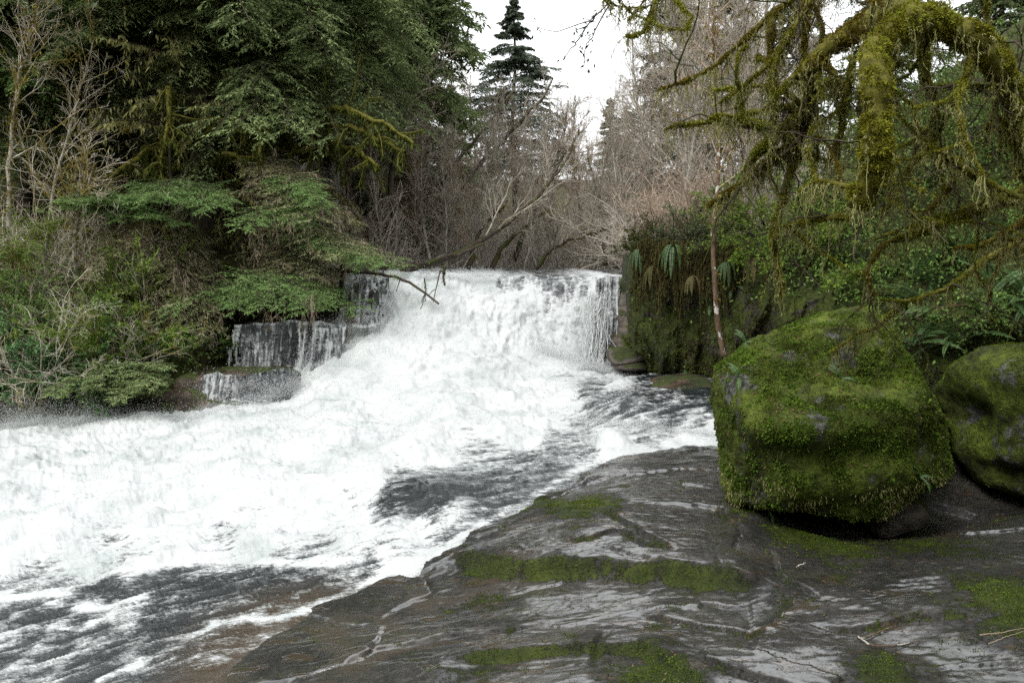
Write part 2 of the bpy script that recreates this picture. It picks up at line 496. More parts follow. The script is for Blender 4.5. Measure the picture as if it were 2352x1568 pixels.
# wet slab: grey-brown sandstone, glossy film of water, brown puddles, moss where the moss attribute is high
def mat_slab():
    t = NT('wet_rock_slab')
    v = t.coords((1, 1, 1)); vs = t.coords((.7, 1.5, 1), (0, 0, .25))
    a = t.noise(v, 1.6, 6, .65, .3); b = t.noise(v, 24, 6, .75); c = t.noise(vs, 4, 6, .68, .2); d = t.noise(v, 80, 4, .7)
    f = t.math('ADD', t.math('MULTIPLY', a, .5), t.math('MULTIPLY', b, .5))
    rock = t.ramp(f, [(.36, (.010, .0095, .009)), (.46, (.019, .018, .0165)), (.53, (.036, .034, .031)), (.63, (.075, .071, .066))])
    pud = t.math('MULTIPLY', t.mapr(c, .54, .60), t.attr('wet'))
    rock = t.mix(t.math('MULTIPLY', t.mapr(a, .48, .6), t.attr('brown')), rock, (.055, .043, .032))
    pit = t.mapr(d, .57, .64)
    rock = t.mix(t.math('MULTIPLY', pit, .7), rock, (.025, .022, .018))
    col = t.mix(t.math('MULTIPLY', pud, .85), rock, (.045, .03, .015))
    mc, mh = moss_surface(t, v, .5)
    nm = t.math('ADD', t.noise(v, 5, 7, .8), t.math('MULTIPLY', t.math('SUBTRACT', t.noise(v, 30, 4, .75), .5), .5))
    mm = t.mapr(t.math('ADD', t.attr('moss'), t.math('MULTIPLY', t.math('SUBTRACT', nm, .5), 3.4)), .5, .72)
    grey = t.math('MULTIPLY', t.mapr(t.noise(vs, 3.2, 6, .75), .52, .6), .55)
    col = t.mix(grey, col, (.035, .036, .02))
    col = t.mix(mm, col, mc)
    h = t.math('ADD', t.math('ADD', t.math('MULTIPLY', b, .9), t.math('MULTIPLY', d, .8)), t.math('MULTIPLY', c, .5))
    h = t.math('MULTIPLY', h, t.mapr(pud, 0, 1, 1, .15))
    h = t.math('ADD', h, t.math('MULTIPLY', t.math('MULTIPLY', mh, mm), 1.0))
    p = t.pbr(col, .6, t.bump(h, 1.0, .010), .25)
    film = t.mapr(t.math('ADD', t.math('MULTIPLY', t.noise(t.coords((.8, 1.25, 1), (0, 0, .25)), 4.0, 7, .8), .6), t.math('MULTIPLY', t.noise(t.coords((1, 2.2, 1), (0, 0, .2)), 26, 5, .8), .4)), .435, .49)
    film = t.math('MULTIPLY', film, t.mapr(t.attr('wet'), .1, .5, .65, 1))
    film = t.math('MAXIMUM', film, pud)
    film = t.math('MAXIMUM', film, t.math('MULTIPLY', t.attr('brown'), .8))
    gn = t.n('NewGeometry'); sx_ = t.n('SeparateXYZ'); t.l(gn.outputs['Normal'], sx_.inputs[0])
    film = t.math('MULTIPLY', film, t.mapr(sx_.outputs[2], .75, .95))
    film = t.math('MULTIPLY', film, t.mapr(t.attr('moss'), .14, .34, 1, .12))
    wgt = t.math('MULTIPLY', film, t.math('SUBTRACT', 1.0, mm))
    t.l(wgt, p.inputs['Coat Weight'])
    rf = t.mapr(t.noise(v, 5, 5, .7), .35, .65, .05, .26)
    t.l(t.math('MULTIPLY', rf, t.mapr(pud, 0, 1, 1, .15)), p.inputs['Coat Roughness'])
    p.inputs['Coat IOR'].default_value = 2.4
    h2 = t.math('ADD', t.math('MULTIPLY', b, .6), t.math('MULTIPLY', t.noise(t.coords((.6, 1.7, 1), (0, 0, .25)), 9, 4, .6, .6), 1.3))
    h2 = t.math('MULTIPLY', h2, t.mapr(pud, 0, 1, 1, .45))
    t.l(t.bump(h2, 1.0, .0022), p.inputs['Coat Normal'])
    return t.done(p)

def mat_darkrock(name, c1, c2, moss=0.0, gloss=.35, scale=5):
    t = NT(name)
    v = t.coords(); vs = t.coords((1, 1, 2.5))
    a = t.noise(vs, scale, 6, .65); b = t.noise(v, 30, 4, .7)
    col = t.mix(t.mapr(a, .38, .62), c1, c2)
    h = t.math('ADD', a, t.math('MULTIPLY', b, .4))
    rg = t.mapr(b, .35, .65, gloss, gloss + .35)
    if moss > 0:
        mc, mh = moss_surface(t, v, .6)
        g = t.n('NewGeometry'); sx = t.n('SeparateXYZ'); t.l(g.outputs['Normal'], sx.inputs[0])
        f = t.math('ADD', t.noise(v, 2.2, 5, .65), t.math('MULTIPLY', sx.outputs[2], .22))
        mm = t.mapr(f, .72 - moss * .45, .80 - moss * .45)
        col = t.mix(mm, col, mc); rg = t.math('ADD', rg, t.math('MULTIPLY', mm, .4))
        h = t.math('ADD', h, t.math('MULTIPLY', t.math('MULTIPLY', mh, mm), .8))
    return t.done(t.pbr(col, rg, t.bump(h, .7, .05), .4))

def mat_water():
    t = NT('rushing_water')
    v = t.coords(); vs = t.coords((1.4, 4.2, 3), (0, 0, .3))
    f = t.attr('foam'); sh = t.attr('shallow')
    n1 = t.noise(vs, 5.5, 7, .75, .5); n2 = t.noise(t.coords((1, 1.8, 1.3), (0, 0, .3)), 22, 4, .75)
    ff = t.math('ADD', f, t.math('ADD', t.math('MULTIPLY', t.math('SUBTRACT', n1, .5), 1.5), t.math('MULTIPLY', t.math('SUBTRACT', n2, .5), .75)))
    m = t.mapr(ff, .38, 1.0)
    dark = t.mix(sh, (.014, .018, .02), (.05, .034, .018))
    white = t.ramp(t.noise(t.coords((1, 1, 1)), 1.3, 5, .65), [(.3, (.32, .355, .35)), (.42, (.43, .455, .45)), (.52, (.49, .51, .51)), (.64, (.53, .545, .545))])
    col = t.mix(m, dark, white)
    h = t.math('ADD', t.math('MULTIPLY', n1, 1.0), t.math('MULTIPLY', n2, .25))
    h = t.math('MULTIPLY', h, t.mapr(m, 0, 1, 1, .45))
    p = t.pbr(col, t.mapr(m, 0, 1, .08, .7), t.bump(h, .8, .022), .5)
    return t.done(p)

def mat_ground():
    t = NT('forest_floor')
    v = t.coords()
    a = t.noise(v, .8, 6, .7); b = t.noise(v, 12, 4, .7)
    f = t.math('ADD', t.math('MULTIPLY', a, .6), t.math('MULTIPLY', b, .4))
    c = t.ramp(f, [(.35, (.018, .015, .009)), (.48, (.045, .042, .018)), (.58, (.06, .07, .02)), (.68, (.09, .10, .035))])
    return t.done(t.pbr(c, .9, t.bump(b, .6, .08), .1))

def mat_boulder():
    t = NT('moss_covered_stone')
    v = t.coords()
    a = t.noise(v, 2.6, 5, .62); b = t.noise(v, 17, 5, .72); c = t.noise(v, 70, 3, .7)
    f = t.math('ADD', t.math('MULTIPLY', a, .55), t.math('MULTIPLY', b, .45))
    col = t.ramp(f, [(.38, (.02, .02, .008)), (.46, (.042, .052, .011)), (.54, (.075, .098, .015)), (.64, (.13, .17, .025))])
    rk = t.mapr(t.noise(v, 2.4, 6, .7), .57, .62)
    rk = t.math('MULTIPLY', rk, t.attr('bare'))
    col = t.mix(rk, col, t.mix(t.mapr(b, .4, .6), (.05, .05, .045), (.13, .13, .12)))
    h = t.math('ADD', b, t.math('MULTIPLY', c, .5))
    return t.done(t.pbr(col, .85, t.bump(h, .8, .05), .15))

M['slab'] = mat_slab()
M['water'] = mat_water()
M['ground'] = mat_ground()
M['boulder'] = mat_boulder()
M['ledge'] = mat_darkrock('wet_dark_rock', (.015, .014, .013), (.05, .042, .034), 0, .15)
M['ledge_brown'] = mat_darkrock('wet_brown_rock', (.03, .022, .015), (.10, .072, .05), .15, .2)
M['pillar'] = mat_darkrock('grey_brown_rock', (.035, .028, .022), (.11, .09, .07), .35, .4)
M['cliff'] = mat_darkrock('mossy_cliff', (.02, .018, .014), (.06, .05, .038), .62, .6, 3)
def simple(name, col, rough):
    t = NT(name); return t.done(t.pbr(col, rough))
M['foamdrop'] = simple('water_drops', (.58, .60, .60), .5)

# ------------------------------------------------------------------ terrain (banks, forest floor, far hillside)
LEFTBANK = [(-60, 6.0), (-22, 11.5), (-9.2, 13.3), (-6.4, 13.6), (-5.4, 14.3), (-5.0, 15.4), (-3.3, 16.3), (-2.9, 17.0), (-3.2, 22), (-2.5, 31)]
RIGHTBANK = [(2.4, 31), (3.2, 24), (2.6, 17), (2.3, 14), (2.9, 12.2), (3.6, 10.2), (5.0, 8.6), (7.4, 6.5), (9.5, 2.0), (11, -25)]
CHANNEL = LEFTBANK + RIGHTBANK + [(-60, -25)]

def terrain_z(q):
    """ground height at world positions q[...,2]"""
    inside = in_poly(q, CHANNEL)
    dl, _ = poly_dist(q, LEFTBANK)
    dr, _ = poly_dist(q, RIGHTBANK)
    x, y = q[..., 0], q[..., 1]
    base_l = np.interp(dl, [0, .4, 1.2, 3, 8, 20, 60, 200], [-.9, -.4, .1, .7, 1.9, 6.0, 22, 34])
    base_r = np.interp(dr, [0, .5, 1.2, 3, 8, 20, 60, 200], [-1.5, .2, 1.2, 3.4, 8.5, 18, 34, 42])
    up = smooth(14.5, 17.2, y)
    base_l = base_l + up * 1.3 * smooth(0, 2, 6 - dl * .3)
    base_r = np.where(y > 16, np.interp(dr, [0, 1, 4, 10, 30, 100], [1.9, 2.1, 2.8, 4.5, 12, 40]), base_r)
    far = 1.9 + smooth(32, 110, y) * 5.5 + smooth(110, 400, y) * 18
    wl = 1 / (dl + .3) ** 2; wr = 1 / (dr + .3) ** 2
    z = (base_l * wl + base_r * wr) / (wl + wr)
    z = np.where(y > 31, np.where(y < 45, np.maximum(far, far + (z - far) * 0.3), far + np.maximum(z - far, 0) * .25), z)
    floor = np.where(y > 16.5, 1.2, -1.9)
    z = np.where(inside, np.minimum(floor, z), z)
    p3 = np.stack([x, y, 0 * x], -1)
    z = z + np.where(inside, 0, 1) * (fbm(p3 * .35, 4) * .5 + fbm(p3 * 1.7, 3, seed=5) * .18) * smooth(0, 1.5, np.minimum(dl, dr))
    return z

def tz(x, y):
    return float(terrain_z(np.array([[float(x), float(y)]]))[0])

def axis_grid(a, b, lo, hi, step, grow_=1.06):
    c = list(np.arange(a, b, step))
    s = step; x = c[-1]
    while x < hi: s *= grow_; x += s; c.append(x)
    s = step; x = c[0]
    while x > lo: s *= grow_; x -= s; c.insert(0, x)
    return np.array(c)

gx = axis_grid(-13, 12, -230, 230, .11); gy = axis_grid(8, 24, -120, 300, .11)
GX, GY = np.meshgrid(gx, gy, indexing='ij')
GZ = terrain_z(np.stack([GX, GY], -1))
tag(MB().add(np.stack([GX, GY, GZ], -1), quads=grid_faces(*GX.shape)[:, ::1]).build('ground', M['ground'], smooth_=True), kind='structure')

# ------------------------------------------------------------------ rock slab in the foreground
SHORE = [(1800, 1003, .02), (1650, 1020, 0), (1500, 1038, -.03), (1400, 1062, -.06), (1300, 1112, -.12), (1200, 1178, -.17), (1060, 1245, -.26), (960, 1305, -.33),
         (870, 1340, -.38), (720, 1395, -.45), (610, 1470, -.48), (480, 1580, -.5), (300, 1760, -.5)]
shore_w = np.array([atz(a, b, c) for a, b, c in SHORE])
slab_ctl = [(1700, 1080, .02), (1500, 1120, -.01), (1350, 1160, -.03), (1250, 1215, -.08), (1500, 1250, -.02), (1700, 1250, .0), (1900, 1250, .0), (2200, 1230, .03), (2352, 1260, .05),
            (1100, 1380, -.27), (1300, 1420, -.22), (1176, 1568, -.2), (900, 1500, -.33), (700, 1568, -.4), (1500, 1500, -.14), (1800, 1450, -.1), (2100, 1400, -.04), (2352, 1500, -.02), (2352, 1400, .04),
            (1700, 1568, -.16), (2100, 1568, -.1), (2700, 1300, .1), (2900, 1568, .1), (1300, 1900, -.2), (2300, 2100, -.1), (600, 1900, -.4)]
sp = np.array([atz(*c) for c in slab_ctl])
sp = np.concatenate([sp, shore_w])
slab_f = TPS(sp[:, :2], sp[:, 2], 1e-3)
LEDGES = [([(1040, 1225), (1085, 1262), (1200, 1290), (1330, 1302), (1500, 1325), (1620, 1345), (1720, 1352), (1800, 1362)], -.12, .14),
          ([(1000, 1465), (1150, 1478), (1330, 1480), (1480, 1500), (1540, 1545), (1560, 1620)], -.2, .075),
          ([(1500, 1095), (1560, 1110), (1580, 1090)], 0, .02), ([(1960, 1500), (2060, 1560), (2120, 1620)], -.1, .03), ([(1640, 1185), (1700, 1175), (1760, 1185)], 0, .02)]
CRACKS = [[(1300, 1250), (1420, 1235), (1480, 1270), (1560, 1275)],  [(1250, 1520), (1380, 1540), (1500, 1500)], [(1650, 1180), (1700, 1230), (1690, 1290)], [(1850, 1420), (1960, 1440), (2100, 1420), (2250, 1430)],
          [(1360, 1460), (1380, 1400), (1430, 1395)], [(1500, 1060), (1600, 1045), (1640, 1040)], [(1390, 1180), (1480, 1250), (1560, 1290)],
          [(1220, 1140), (1300, 1110), (1400, 1085)], [(1760, 1270), (1800, 1330), (1900, 1380)], 
          [(1450, 1360), (1600, 1400), (1800, 1440)], [(2160, 1330), (2270, 1400)], [(1580, 1480), (1700, 1520), (1900, 1560)]]
MOSSP = [(1300, 1160, 75, 1.3), (1230, 1135, 45, 1.1), (1370, 1165, 50, 1.2), (1110, 1300, 50, 1), (1080, 1250, 40, .8), (1200, 1320, 30, .5), (1330, 1220, 30, .7), (1150, 1235, 40, .5),
         (1820, 1230, 55, 1.5), (1850, 1260, 60, 1.4), (1960, 1275, 60, 1.4), (2100, 1265, 60, 1.4), (2180, 1250, 60, .7), (2340, 1390, 95, 1.6), (2352, 1450, 100, 1.6), (2330, 1200, 50, .9),
         (1530, 1520, 65, 1.4), (1550, 1560, 75, 1.5), (1500, 1460, 50, 1.2), (1150, 1440, 40, .7), (1330, 1410, 30, .6), (1080, 1470, 60, .5), (1400, 1490, 50, .8), (900, 1560, 40, .9),
         (2080, 1540, 65, 1.3), (2020, 1510, 55, 1.1), (2250, 1290, 50, .6), (1900, 1330, 40, .35), (1800, 1350, 30, .5), (1480, 1260, 40, .3), (1700, 1190, 40, .5), (2130, 1450, 60, .4)]
sx = np.arange(-2.6, 8.0, .016); 
sy = np.concatenate([np.arange(1.2, 3.2, .035), np.arange(3.2, 7.2, .014), np.arange(7.2, 11.5, .03)])
SX, SY = np.meshgrid(sx, sy, indexing='ij')
Q = np.stack([SX, SY], -1)
Z = slab_f(Q)
far_r = np.clip(SY - 9.6, 0, 9)
Z = np.where(SY > 9.3, Z - (SY - 9.3) * .1, Z)
Z = np.clip(Z, -1.2, .25)
d, s = poly_dist(Q, shore_w[::-1, :2][::-1])
sgn = s         # positive on the land side
sdist = d * sgn + (fbm(np.stack([SX, SY, 0 * SX], -1) * 1.3, 4, .6, seed=61) * .30 + fbm(np.stack([SX, SY, 0 * SX], -1) * 6, 3, seed=62) * .05) * smooth(1.5, .3, d)
offs = np.where(sdist < 0, -sdist, 0)
Z = Z - offs * .45
moss = np.zeros_like(Z)
P3 = np.stack([SX, SY, 0 * SX], -1)
wob = fbm(P3 * 3.0, 4, seed=9) * .09 + fbm(P3 * 11, 3, seed=12) * .02
for pl, zz, hgt in LEDGES:
    w = np.array([atz(a, b, zz) for a, b in pl])
    dd, ss = poly_dist(Q, w)
    ends = poly_taper(Q, w, .35)
    sd_ = dd * ss + wob
    fade = np.exp(-(dd / (.30 + hgt * 3)) ** 2) * ends
    Z += np.tanh(sd_ / .022) * hgt * .5 * fade
    moss += (1.0 if hgt > .045 else .6) * np.exp(-((sd_ + .01) / (.022 + hgt * .2)) ** 2) * ends
for pl in CRACKS:
    w = np.array([atz(a, b, -.05) for a, b in pl])
    dd, ss = poly_dist(Q, w)
    sd_ = dd * ss + wob * .8
    ends = poly_taper(Q, w, .2)
    Z += (-.035 * np.exp(-(sd_ / .016) ** 2) + .012 * np.tanh(sd_ / .03) * np.exp(-(dd / .3) ** 2)) * ends
    moss += .35 * np.exp(-(sd_ / .05) ** 2) * ends
for a, b, r, k in MOSSP:
    c = atz(a, b, -.05); rad = r / FOC * c[1] * 1.15
    e = np.sqrt(((SX - c[0]) / (rad * 1.15)) ** 2 + ((SY - c[1]) / (rad * 1.3)) ** 2)
    moss += k * .62 * np.exp(-e ** 2)
    Z += k * .008 * np.exp(-e ** 2)
for hx_, hy_, hr_, hd_ in [(2.75, 6.75, .5, .16), (3.4, 6.9, .6, .22), (4.1, 7.2, .7, .24), (5.0, 7.4, .8, .2)]:
    Z -= hd_ * np.exp(-((SX - hx_) / hr_) ** 2 - ((SY - hy_) / .55) ** 2)
rj = rng_(71); jp = np.stack([rj.uniform(-2.6, 8, 90), rj.uniform(1.2, 11, 90)], 1); jh = rj.uniform(-.02, .02, 90); jt = rj.normal(size=(90, 2)) * .012
wq = Q + np.stack([fbm(P3 * 1.4, 4, .6, seed=72), fbm(P3 * 1.4 + 5, 4, .6, seed=73)], -1) * .28
sc_ = np.array([.62, 1.25]); b1 = np.full(Z.shape, 9e9); b2_ = b1.copy(); bi = np.zeros(Z.shape, int)
for k in range(90):
    dk = (((wq - jp[k]) * sc_) ** 2).sum(-1); m_ = dk < b1
    b2_ = np.where(m_, b1, np.minimum(b2_, dk)); b1 = np.where(m_, dk, b1); bi = np.where(m_, k, bi)
gap = np.sqrt(b2_) - np.sqrt(b1)
crk = smooth(.0, .35, fbm(P3 * .9, 3, seed=74) + .12)
Z += (jh[bi] + ((wq - jp[bi]) * jt[bi]).sum(-1)) * smooth(0, .03, gap) - .018 * np.exp(-(gap / .022) ** 2) * crk
moss += .34 * np.exp(-(gap / .05) ** 2) * crk
# layered bedding: terraces following a tilted noise field
bed = fbm(np.stack([SX * .55, SY * 1.3, 0 * SX], -1), 5, seed=31)
ter = bed * 9
Z += (np.floor(ter) + smooth(.40, .60, ter - np.floor(ter))) * .004
Z += np.tanh(fbm(np.stack([SX * 1.3 + SY * .4, SY * 2.6, 0 * SX], -1), 4, .6, seed=37) * 14) * .002
Z += fbm(P3 * np.array([2.2, 5, 1]), 5, seed=3) * .006 + fbm(P3 * .7, 3, seed=2) * .03 + fbm(P3 * 16, 3, seed=4, ridge=True) * .003
patch = fbm(P3 * np.array([1.5, 3.2, 1]), 5, .62, seed=67)
moss += np.clip(patch - .12, 0, .3) * 2.0 * (.35 + .65 * smooth(2.0, -.5, SX - 1.2))
moss = moss * (.62 + .9 * np.clip(fbm(P3 * np.array([7, 12, 1]), 4, .65, seed=68) + .35, 0, 1)) * smooth(-.15, .02, sdist)
Z += np.clip(moss, 0, 1) * .004
wet = np.clip(.75 + fbm(P3 * .8, 3, seed=41) * 1.2, 0, 1)
brown = np.clip(1.2 - (SX + .8) * .8, .15, 1) * smooth(7.5, 5.5, SY)
S_MOSS, S_Z = moss, Z
slab = MB().add(np.stack([SX, SY, Z], -1), quads=grid_faces(*SX.shape)).build('rock', M['slab'], smooth_=True, attrs={'moss': moss.ravel(), 'wet': wet.ravel(), 'brown': brown.ravel()})
tag(slab, kind='structure')

def slab_z(x, y):
    i = int(np.clip(np.searchsorted(sx, x), 0, len(sx) - 1)); j = int(np.clip(np.searchsorted(sy, y), 0, len(sy) - 1))
    return float(Z[i, j])

# ------------------------------------------------------------------ water: river above, falls, rapids
def zc(px, py, z): return (px, py, atz(px, py, z)[1])
WC = [(700, 638, 16.6), (800, 636, 16.5), (950, 634, 16.4), (1100, 636, 16.5), (1250, 638, 16.3), (1400, 638, 16.1), (1500, 638, 16.0),
      (800, 700, 16.0), (950, 720, 15.4), (1100, 720, 15.5), (1250, 700, 15.8), (1380, 700, 15.6), (1250, 780, 15.4), (1370, 790, 15.3),
      (800, 780, 15.0), (950, 800, 14.4), (1100, 800, 14.6), (1000, 850, 13.9), (1200, 840, 14.4), zc(1370, 845, .12), zc(1250, 870, .1), zc(1450, 860, .2), zc(1550, 885, .25), zc(1650, 890, .28),
      (700, 850, 14.6), (850, 880, 13.4), (1000, 900, 12.8), (1150, 900, 12.9), zc(1350, 900, .18), zc(1450, 905, .26), zc(1560, 920, .27), zc(1640, 925, .27), zc(1750, 925, .27),
      zc(1350, 970, -.08), zc(1450, 990, .0), zc(1560, 1000, .02), zc(1640, 1005, .02), zc(1760, 1005, .04), zc(1300, 1000, -.12),
      (560, 930, 14.2), (700, 930, 13.2), (850, 960, 12.2), zc(1000, 1000, -.1), zc(1200, 980, -.1), zc(-400, 985, -.75), zc(0, 985, -.7), zc(200, 985, -.65), zc(400, 985, -.5), zc(560, 985, -.35), zc(760, 1000, -.2),
      zc(1000, 1080, -.3), zc(1200, 1050, -.2), zc(0, 1080, -.6), zc(300, 1080, -.5), zc(600, 1080, -.35), zc(800, 1120, -.35), zc(-400, 1100, -.7),
      zc(900, 1150, -.28), zc(1000, 1120, -.22), zc(1100, 1150, -.25), zc(980, 1200, -.34),
      zc(0, 1200, -.75), zc(300, 1200, -.65), zc(600, 1200, -.5), zc(800, 1230, -.45), zc(-400, 1250, -.8),
      zc(0, 1330, -.85), zc(300, 1330, -.72), zc(550, 1330, -.6), zc(700, 1330, -.5), zc(0, 1450, -.9), zc(250, 1450, -.75), zc(500, 1420, -.58), zc(-400, 1450, -.95),
      zc(0, 1568, -.9), zc(250, 1568, -.7), zc(400, 1520, -.58), zc(-300, 1650, -.95), zc(100, 1750, -.85)]
WC += [(a, b, atz(a, b, c + .012)[1]) for a, b, c in SHORE[:-1]]
# beyond the shoreline the water surface would lie just under the rock
WC += [zc(1500, 1100, -.12), zc(1700, 1060, -.1), zc(1200, 1260, -.36), zc(1000, 1380, -.5), zc(800, 1480, -.55), zc(650, 1600, -.6)]
WC = np.array(WC, float)
invd = TPS(WC[:, :2], 1 / WC[:, 2], 1e-4)
upx = np.arange(-420, 1740, 3.0); vpy = np.concatenate([np.arange(636, 1000, 2.5), np.arange(1000, 1760, 3.5)])
UP, VP = np.meshgrid(upx, vpy, indexing='ij')
ID = invd(np.stack([UP, VP], -1))
YY = 1 / np.clip(ID, 1 / 25., 1 / 3.)
cx = (UP - 1176) / FOC; cy = -(VP - 784) / FOC
dy = math.cos(PITCH) + cy * math.sin(PITCH); dz = cy * math.cos(PITCH) - math.sin(PITCH)
W = np.stack([cx * YY / dy, YY, CAMZ + dz * YY / dy], -1)
# river above the lip
ny = 60
upr = W[:, :1] + np.stack([np.zeros(ny), np.linspace(17, 0.12, ny), np.zeros(ny)], -1)[None]
upr[..., 2] = W[:, :1, 2] + .02
W = np.concatenate([upr, W], 1)
VPX = np.concatenate([np.repeat(np.array([[628.0]]), ny, 1).repeat(len(upx), 0) - np.linspace(8, 0, ny)[None], VP], 1)
UPX = np.concatenate([np.repeat(UP[:, :1], ny, 1), UP], 1)
du = np.gradient(W, axis=0); dv = np.gradient(W, axis=1)
Nn = nrm(np.cross(dv, du)); Nn = np.where(Nn[..., 1:2] > .2, -Nn, Nn); Nn = np.where((np.abs(Nn[..., 1:2]) < .2) & (Nn[..., 2:3] < 0), -Nn, Nn)
steep = smooth(.25, .6, -Nn[..., 1])
FC = [(800, 650, .9), (880, 660, 1.0), (1000, 660, 1.1), (1100, 640, .9), (1180, 650, .45), (1260, 642, .32), (1330, 640, .45), (1400, 640, .8), (1450, 634, .3), (1200, 690, 1.05), (1400, 670, .85), (900, 760, 1.25), (1100, 760, 1.25),
      (1200, 780, 1.1), (1240, 790, .85), (1290, 760, .95), (1310, 800, .72), (1350, 760, .62), (1375, 720, .6), (1360, 810, .62), (1100, 850, 1.3), (1350, 850, 1.1), (1420, 860, .8), (1500, 880, .3), (1600, 905, .2), (1640, 930, .15),
      (700, 900, 1.3), (500, 960, 1.25), (0, 1000, 1.25), (300, 1050, 1.35), (900, 950, 1.35), (1200, 930, 1.3), (1300, 920, .9), (1350, 890, .42), (1380, 940, .42), (1450, 930, .3), (1550, 950, .35), (1600, 975, .6), (1480, 975, .5), (1400, 960, .42), (1640, 990, .8), (1600, 1012, 1.1), (1400, 1020, 1.05),
      (1200, 1000, 1.25), (1000, 1050, 1.25), (700, 1100, 1.3), (100, 1200, 1.2), (400, 1180, 1.2), (700, 1170, 1.15), (860, 1120, .95), (900, 1150, .2), (960, 1160, .02), (1030, 1140, .05), (1100, 1120, .2), (1000, 1100, .4), (1100, 1080, .6), (1200, 1070, .45), (1300, 1060, .42), (1200, 1100, .25), (1280, 1080, .28), (1120, 1170, .25), (1050, 1200, .5), (1350, 1050, .4),
      (950, 1220, .95), (800, 1220, 1.0), (900, 1270, .75), (600, 1250, .95), (750, 1280, .62), (650, 1300, .55), (830, 1310, .42), (400, 1260, .95), (500, 1300, .62), (200, 1290, .95), (0, 1300, 1.0), (300, 1330, .55), (120, 1350, .75), (0, 1400, .55), (200, 1390, .45), (270, 1370, .35), (400, 1350, .4), (300, 1420, .6),
      (500, 1360, .32), (620, 1350, .28), (740, 1340, .35), (450, 1420, .32), (350, 1430, .3), (150, 1460, .42), (80, 1440, .3), (0, 1500, .5), (100, 1520, .6), (250, 1490, .3), (300, 1540, .5), (200, 1560, .4), (0, 1568, .6), (450, 1500, .35), (560, 1460, .3), (600, 1420, .5), (-400, 1200, 1.1), (-400, 1450, .5), (400, 1560, .3)]
FC = np.array(FC)
QP = np.stack([UPX, VPX], -1)
foam = idw(QP, FC[:, :2], FC[:, 2], 30)
foam -= .16 * smooth(1240, 1340, VPX) * smooth(1000, 700, UPX) * smooth(700, 900, VPX)
for pl, wdt, amp in [([(230, 1568), (330, 1530), (400, 1490), (500, 1440), (560, 1425), (640, 1422), (700, 1400), (780, 1365), (870, 1332)], 9, .42),
                     ([(880, 1322), (960, 1290), (1060, 1235), (1130, 1195), (1200, 1160), (1300, 1095), (1400, 1045), (1500, 1025), (1640, 1012)], 8, .3),
                     ([(300, 1300), (420, 1285), (560, 1290), (700, 1300), (830, 1290)], 12, .3), ([(180, 1400), (260, 1400), (330, 1370)], 14, .5), ([(0, 1380), (140, 1360), (240, 1320), (360, 1300)], 12, .35),
                     ([(0, 1460), (100, 1440), (190, 1450), (260, 1420)], 10, .35), ([(100, 1568), (180, 1500), (260, 1470)], 12, .3)]:
    dd, _ = poly_dist(QP, pl)
    foam += amp * np.exp(-(dd / wdt) ** 2)
# turbulence: ropes along the flow on the flats, tumbling lumps in the white water, streaks down the face
cr, sr = math.cos(-.25), math.sin(-.25)
fx = W[..., 0] * cr - W[..., 1] * sr; fy = W[..., 0] * sr + W[..., 1] * cr
pf = np.stack([fx * 1.1, fy * 3.4, W[..., 2] * 2], -1)
ps = np.stack([W[..., 0] * 3.2, W[..., 1] * 1.0, W[..., 2] * 1.1], -1)
n_flat = fbm(pf * 1.5, 5, seed=50, ridge=True); n_fall = fbm(ps * 1.6, 5, seed=60, ridge=True)
rope = n_flat * (1 - steep) + n_fall * steep
lump = fbm(W * 1.1, 5, .6, seed=70)
curd = 1 - np.abs(fbm(W * 2.6, 4, .55, seed=75)) * 2.2
wh = smooth(.6, 1.1, foam)
shore_fade = 1.0
dsh, ssh = poly_dist(W[..., :2], shore_w[:, :2])
shore_fade = smooth(0, .5, dsh) * .9 + .1
amp = (.035 + wh * (.16 * lump + .05)) 
disp = (rope * (.045 + .045 * wh) + wh * (lump * .24 + curd * .03)) * shore_fade
upstream = (np.arange(W.shape[1]) < ny)[None] * np.ones(W.shape[:1])[:, None]
disp = disp * (1 - .5 * upstream)
hump = np.exp(-(((UPX - 1000) / 130) ** 2 + ((VPX - 1150) / 55) ** 2)) * .10
disp = disp + hump
landd = dsh * ssh
W2 = W + Nn * disp[..., None]
W2[..., 2] += fbm(W * np.array([2.0, 2.0, 2.0]), 3, seed=81) * .04 * wh
lace = fbm(np.stack([fx * 4, fy * 8, W[..., 2] * 5], -1), 4, .65, seed=88, ridge=True) - .35
foam2 = foam + ((rope - .35) * .6 + lace * .45) * smooth(1.35, .8, foam) + (lump * .25)
W2[..., 2] -= np.clip(landd, 0, 9) * .18 * (VPX > 990)
shallow = smooth(1.2, .0, dsh) * smooth(1300, 1400, VPX) * smooth(250, 500, UPX)
# cut away what would lie inside the left bank
CUT = [(-500, 952), (0, 955), (200, 960), (380, 940), (470, 905), (600, 905), (680, 860), (700, 790), (770, 745), (790, 700), (800, 600), (800, 500), (-500, 500)]
fc = grid_faces(*W.shape[:2])
inside = in_poly(QP, CUT).ravel()
fc = fc[~inside[fc].all(1)]
onland = ((landd > .45) & (VPX > 1000)).ravel()
fc = fc[~onland[fc].all(1)]
wat = MB().add(W2, quads=fc).build('water', M['water'], smooth_=True, attrs={'foam': foam2.ravel(), 'shallow': shallow.ravel()})
tag(wat, kind='structure')

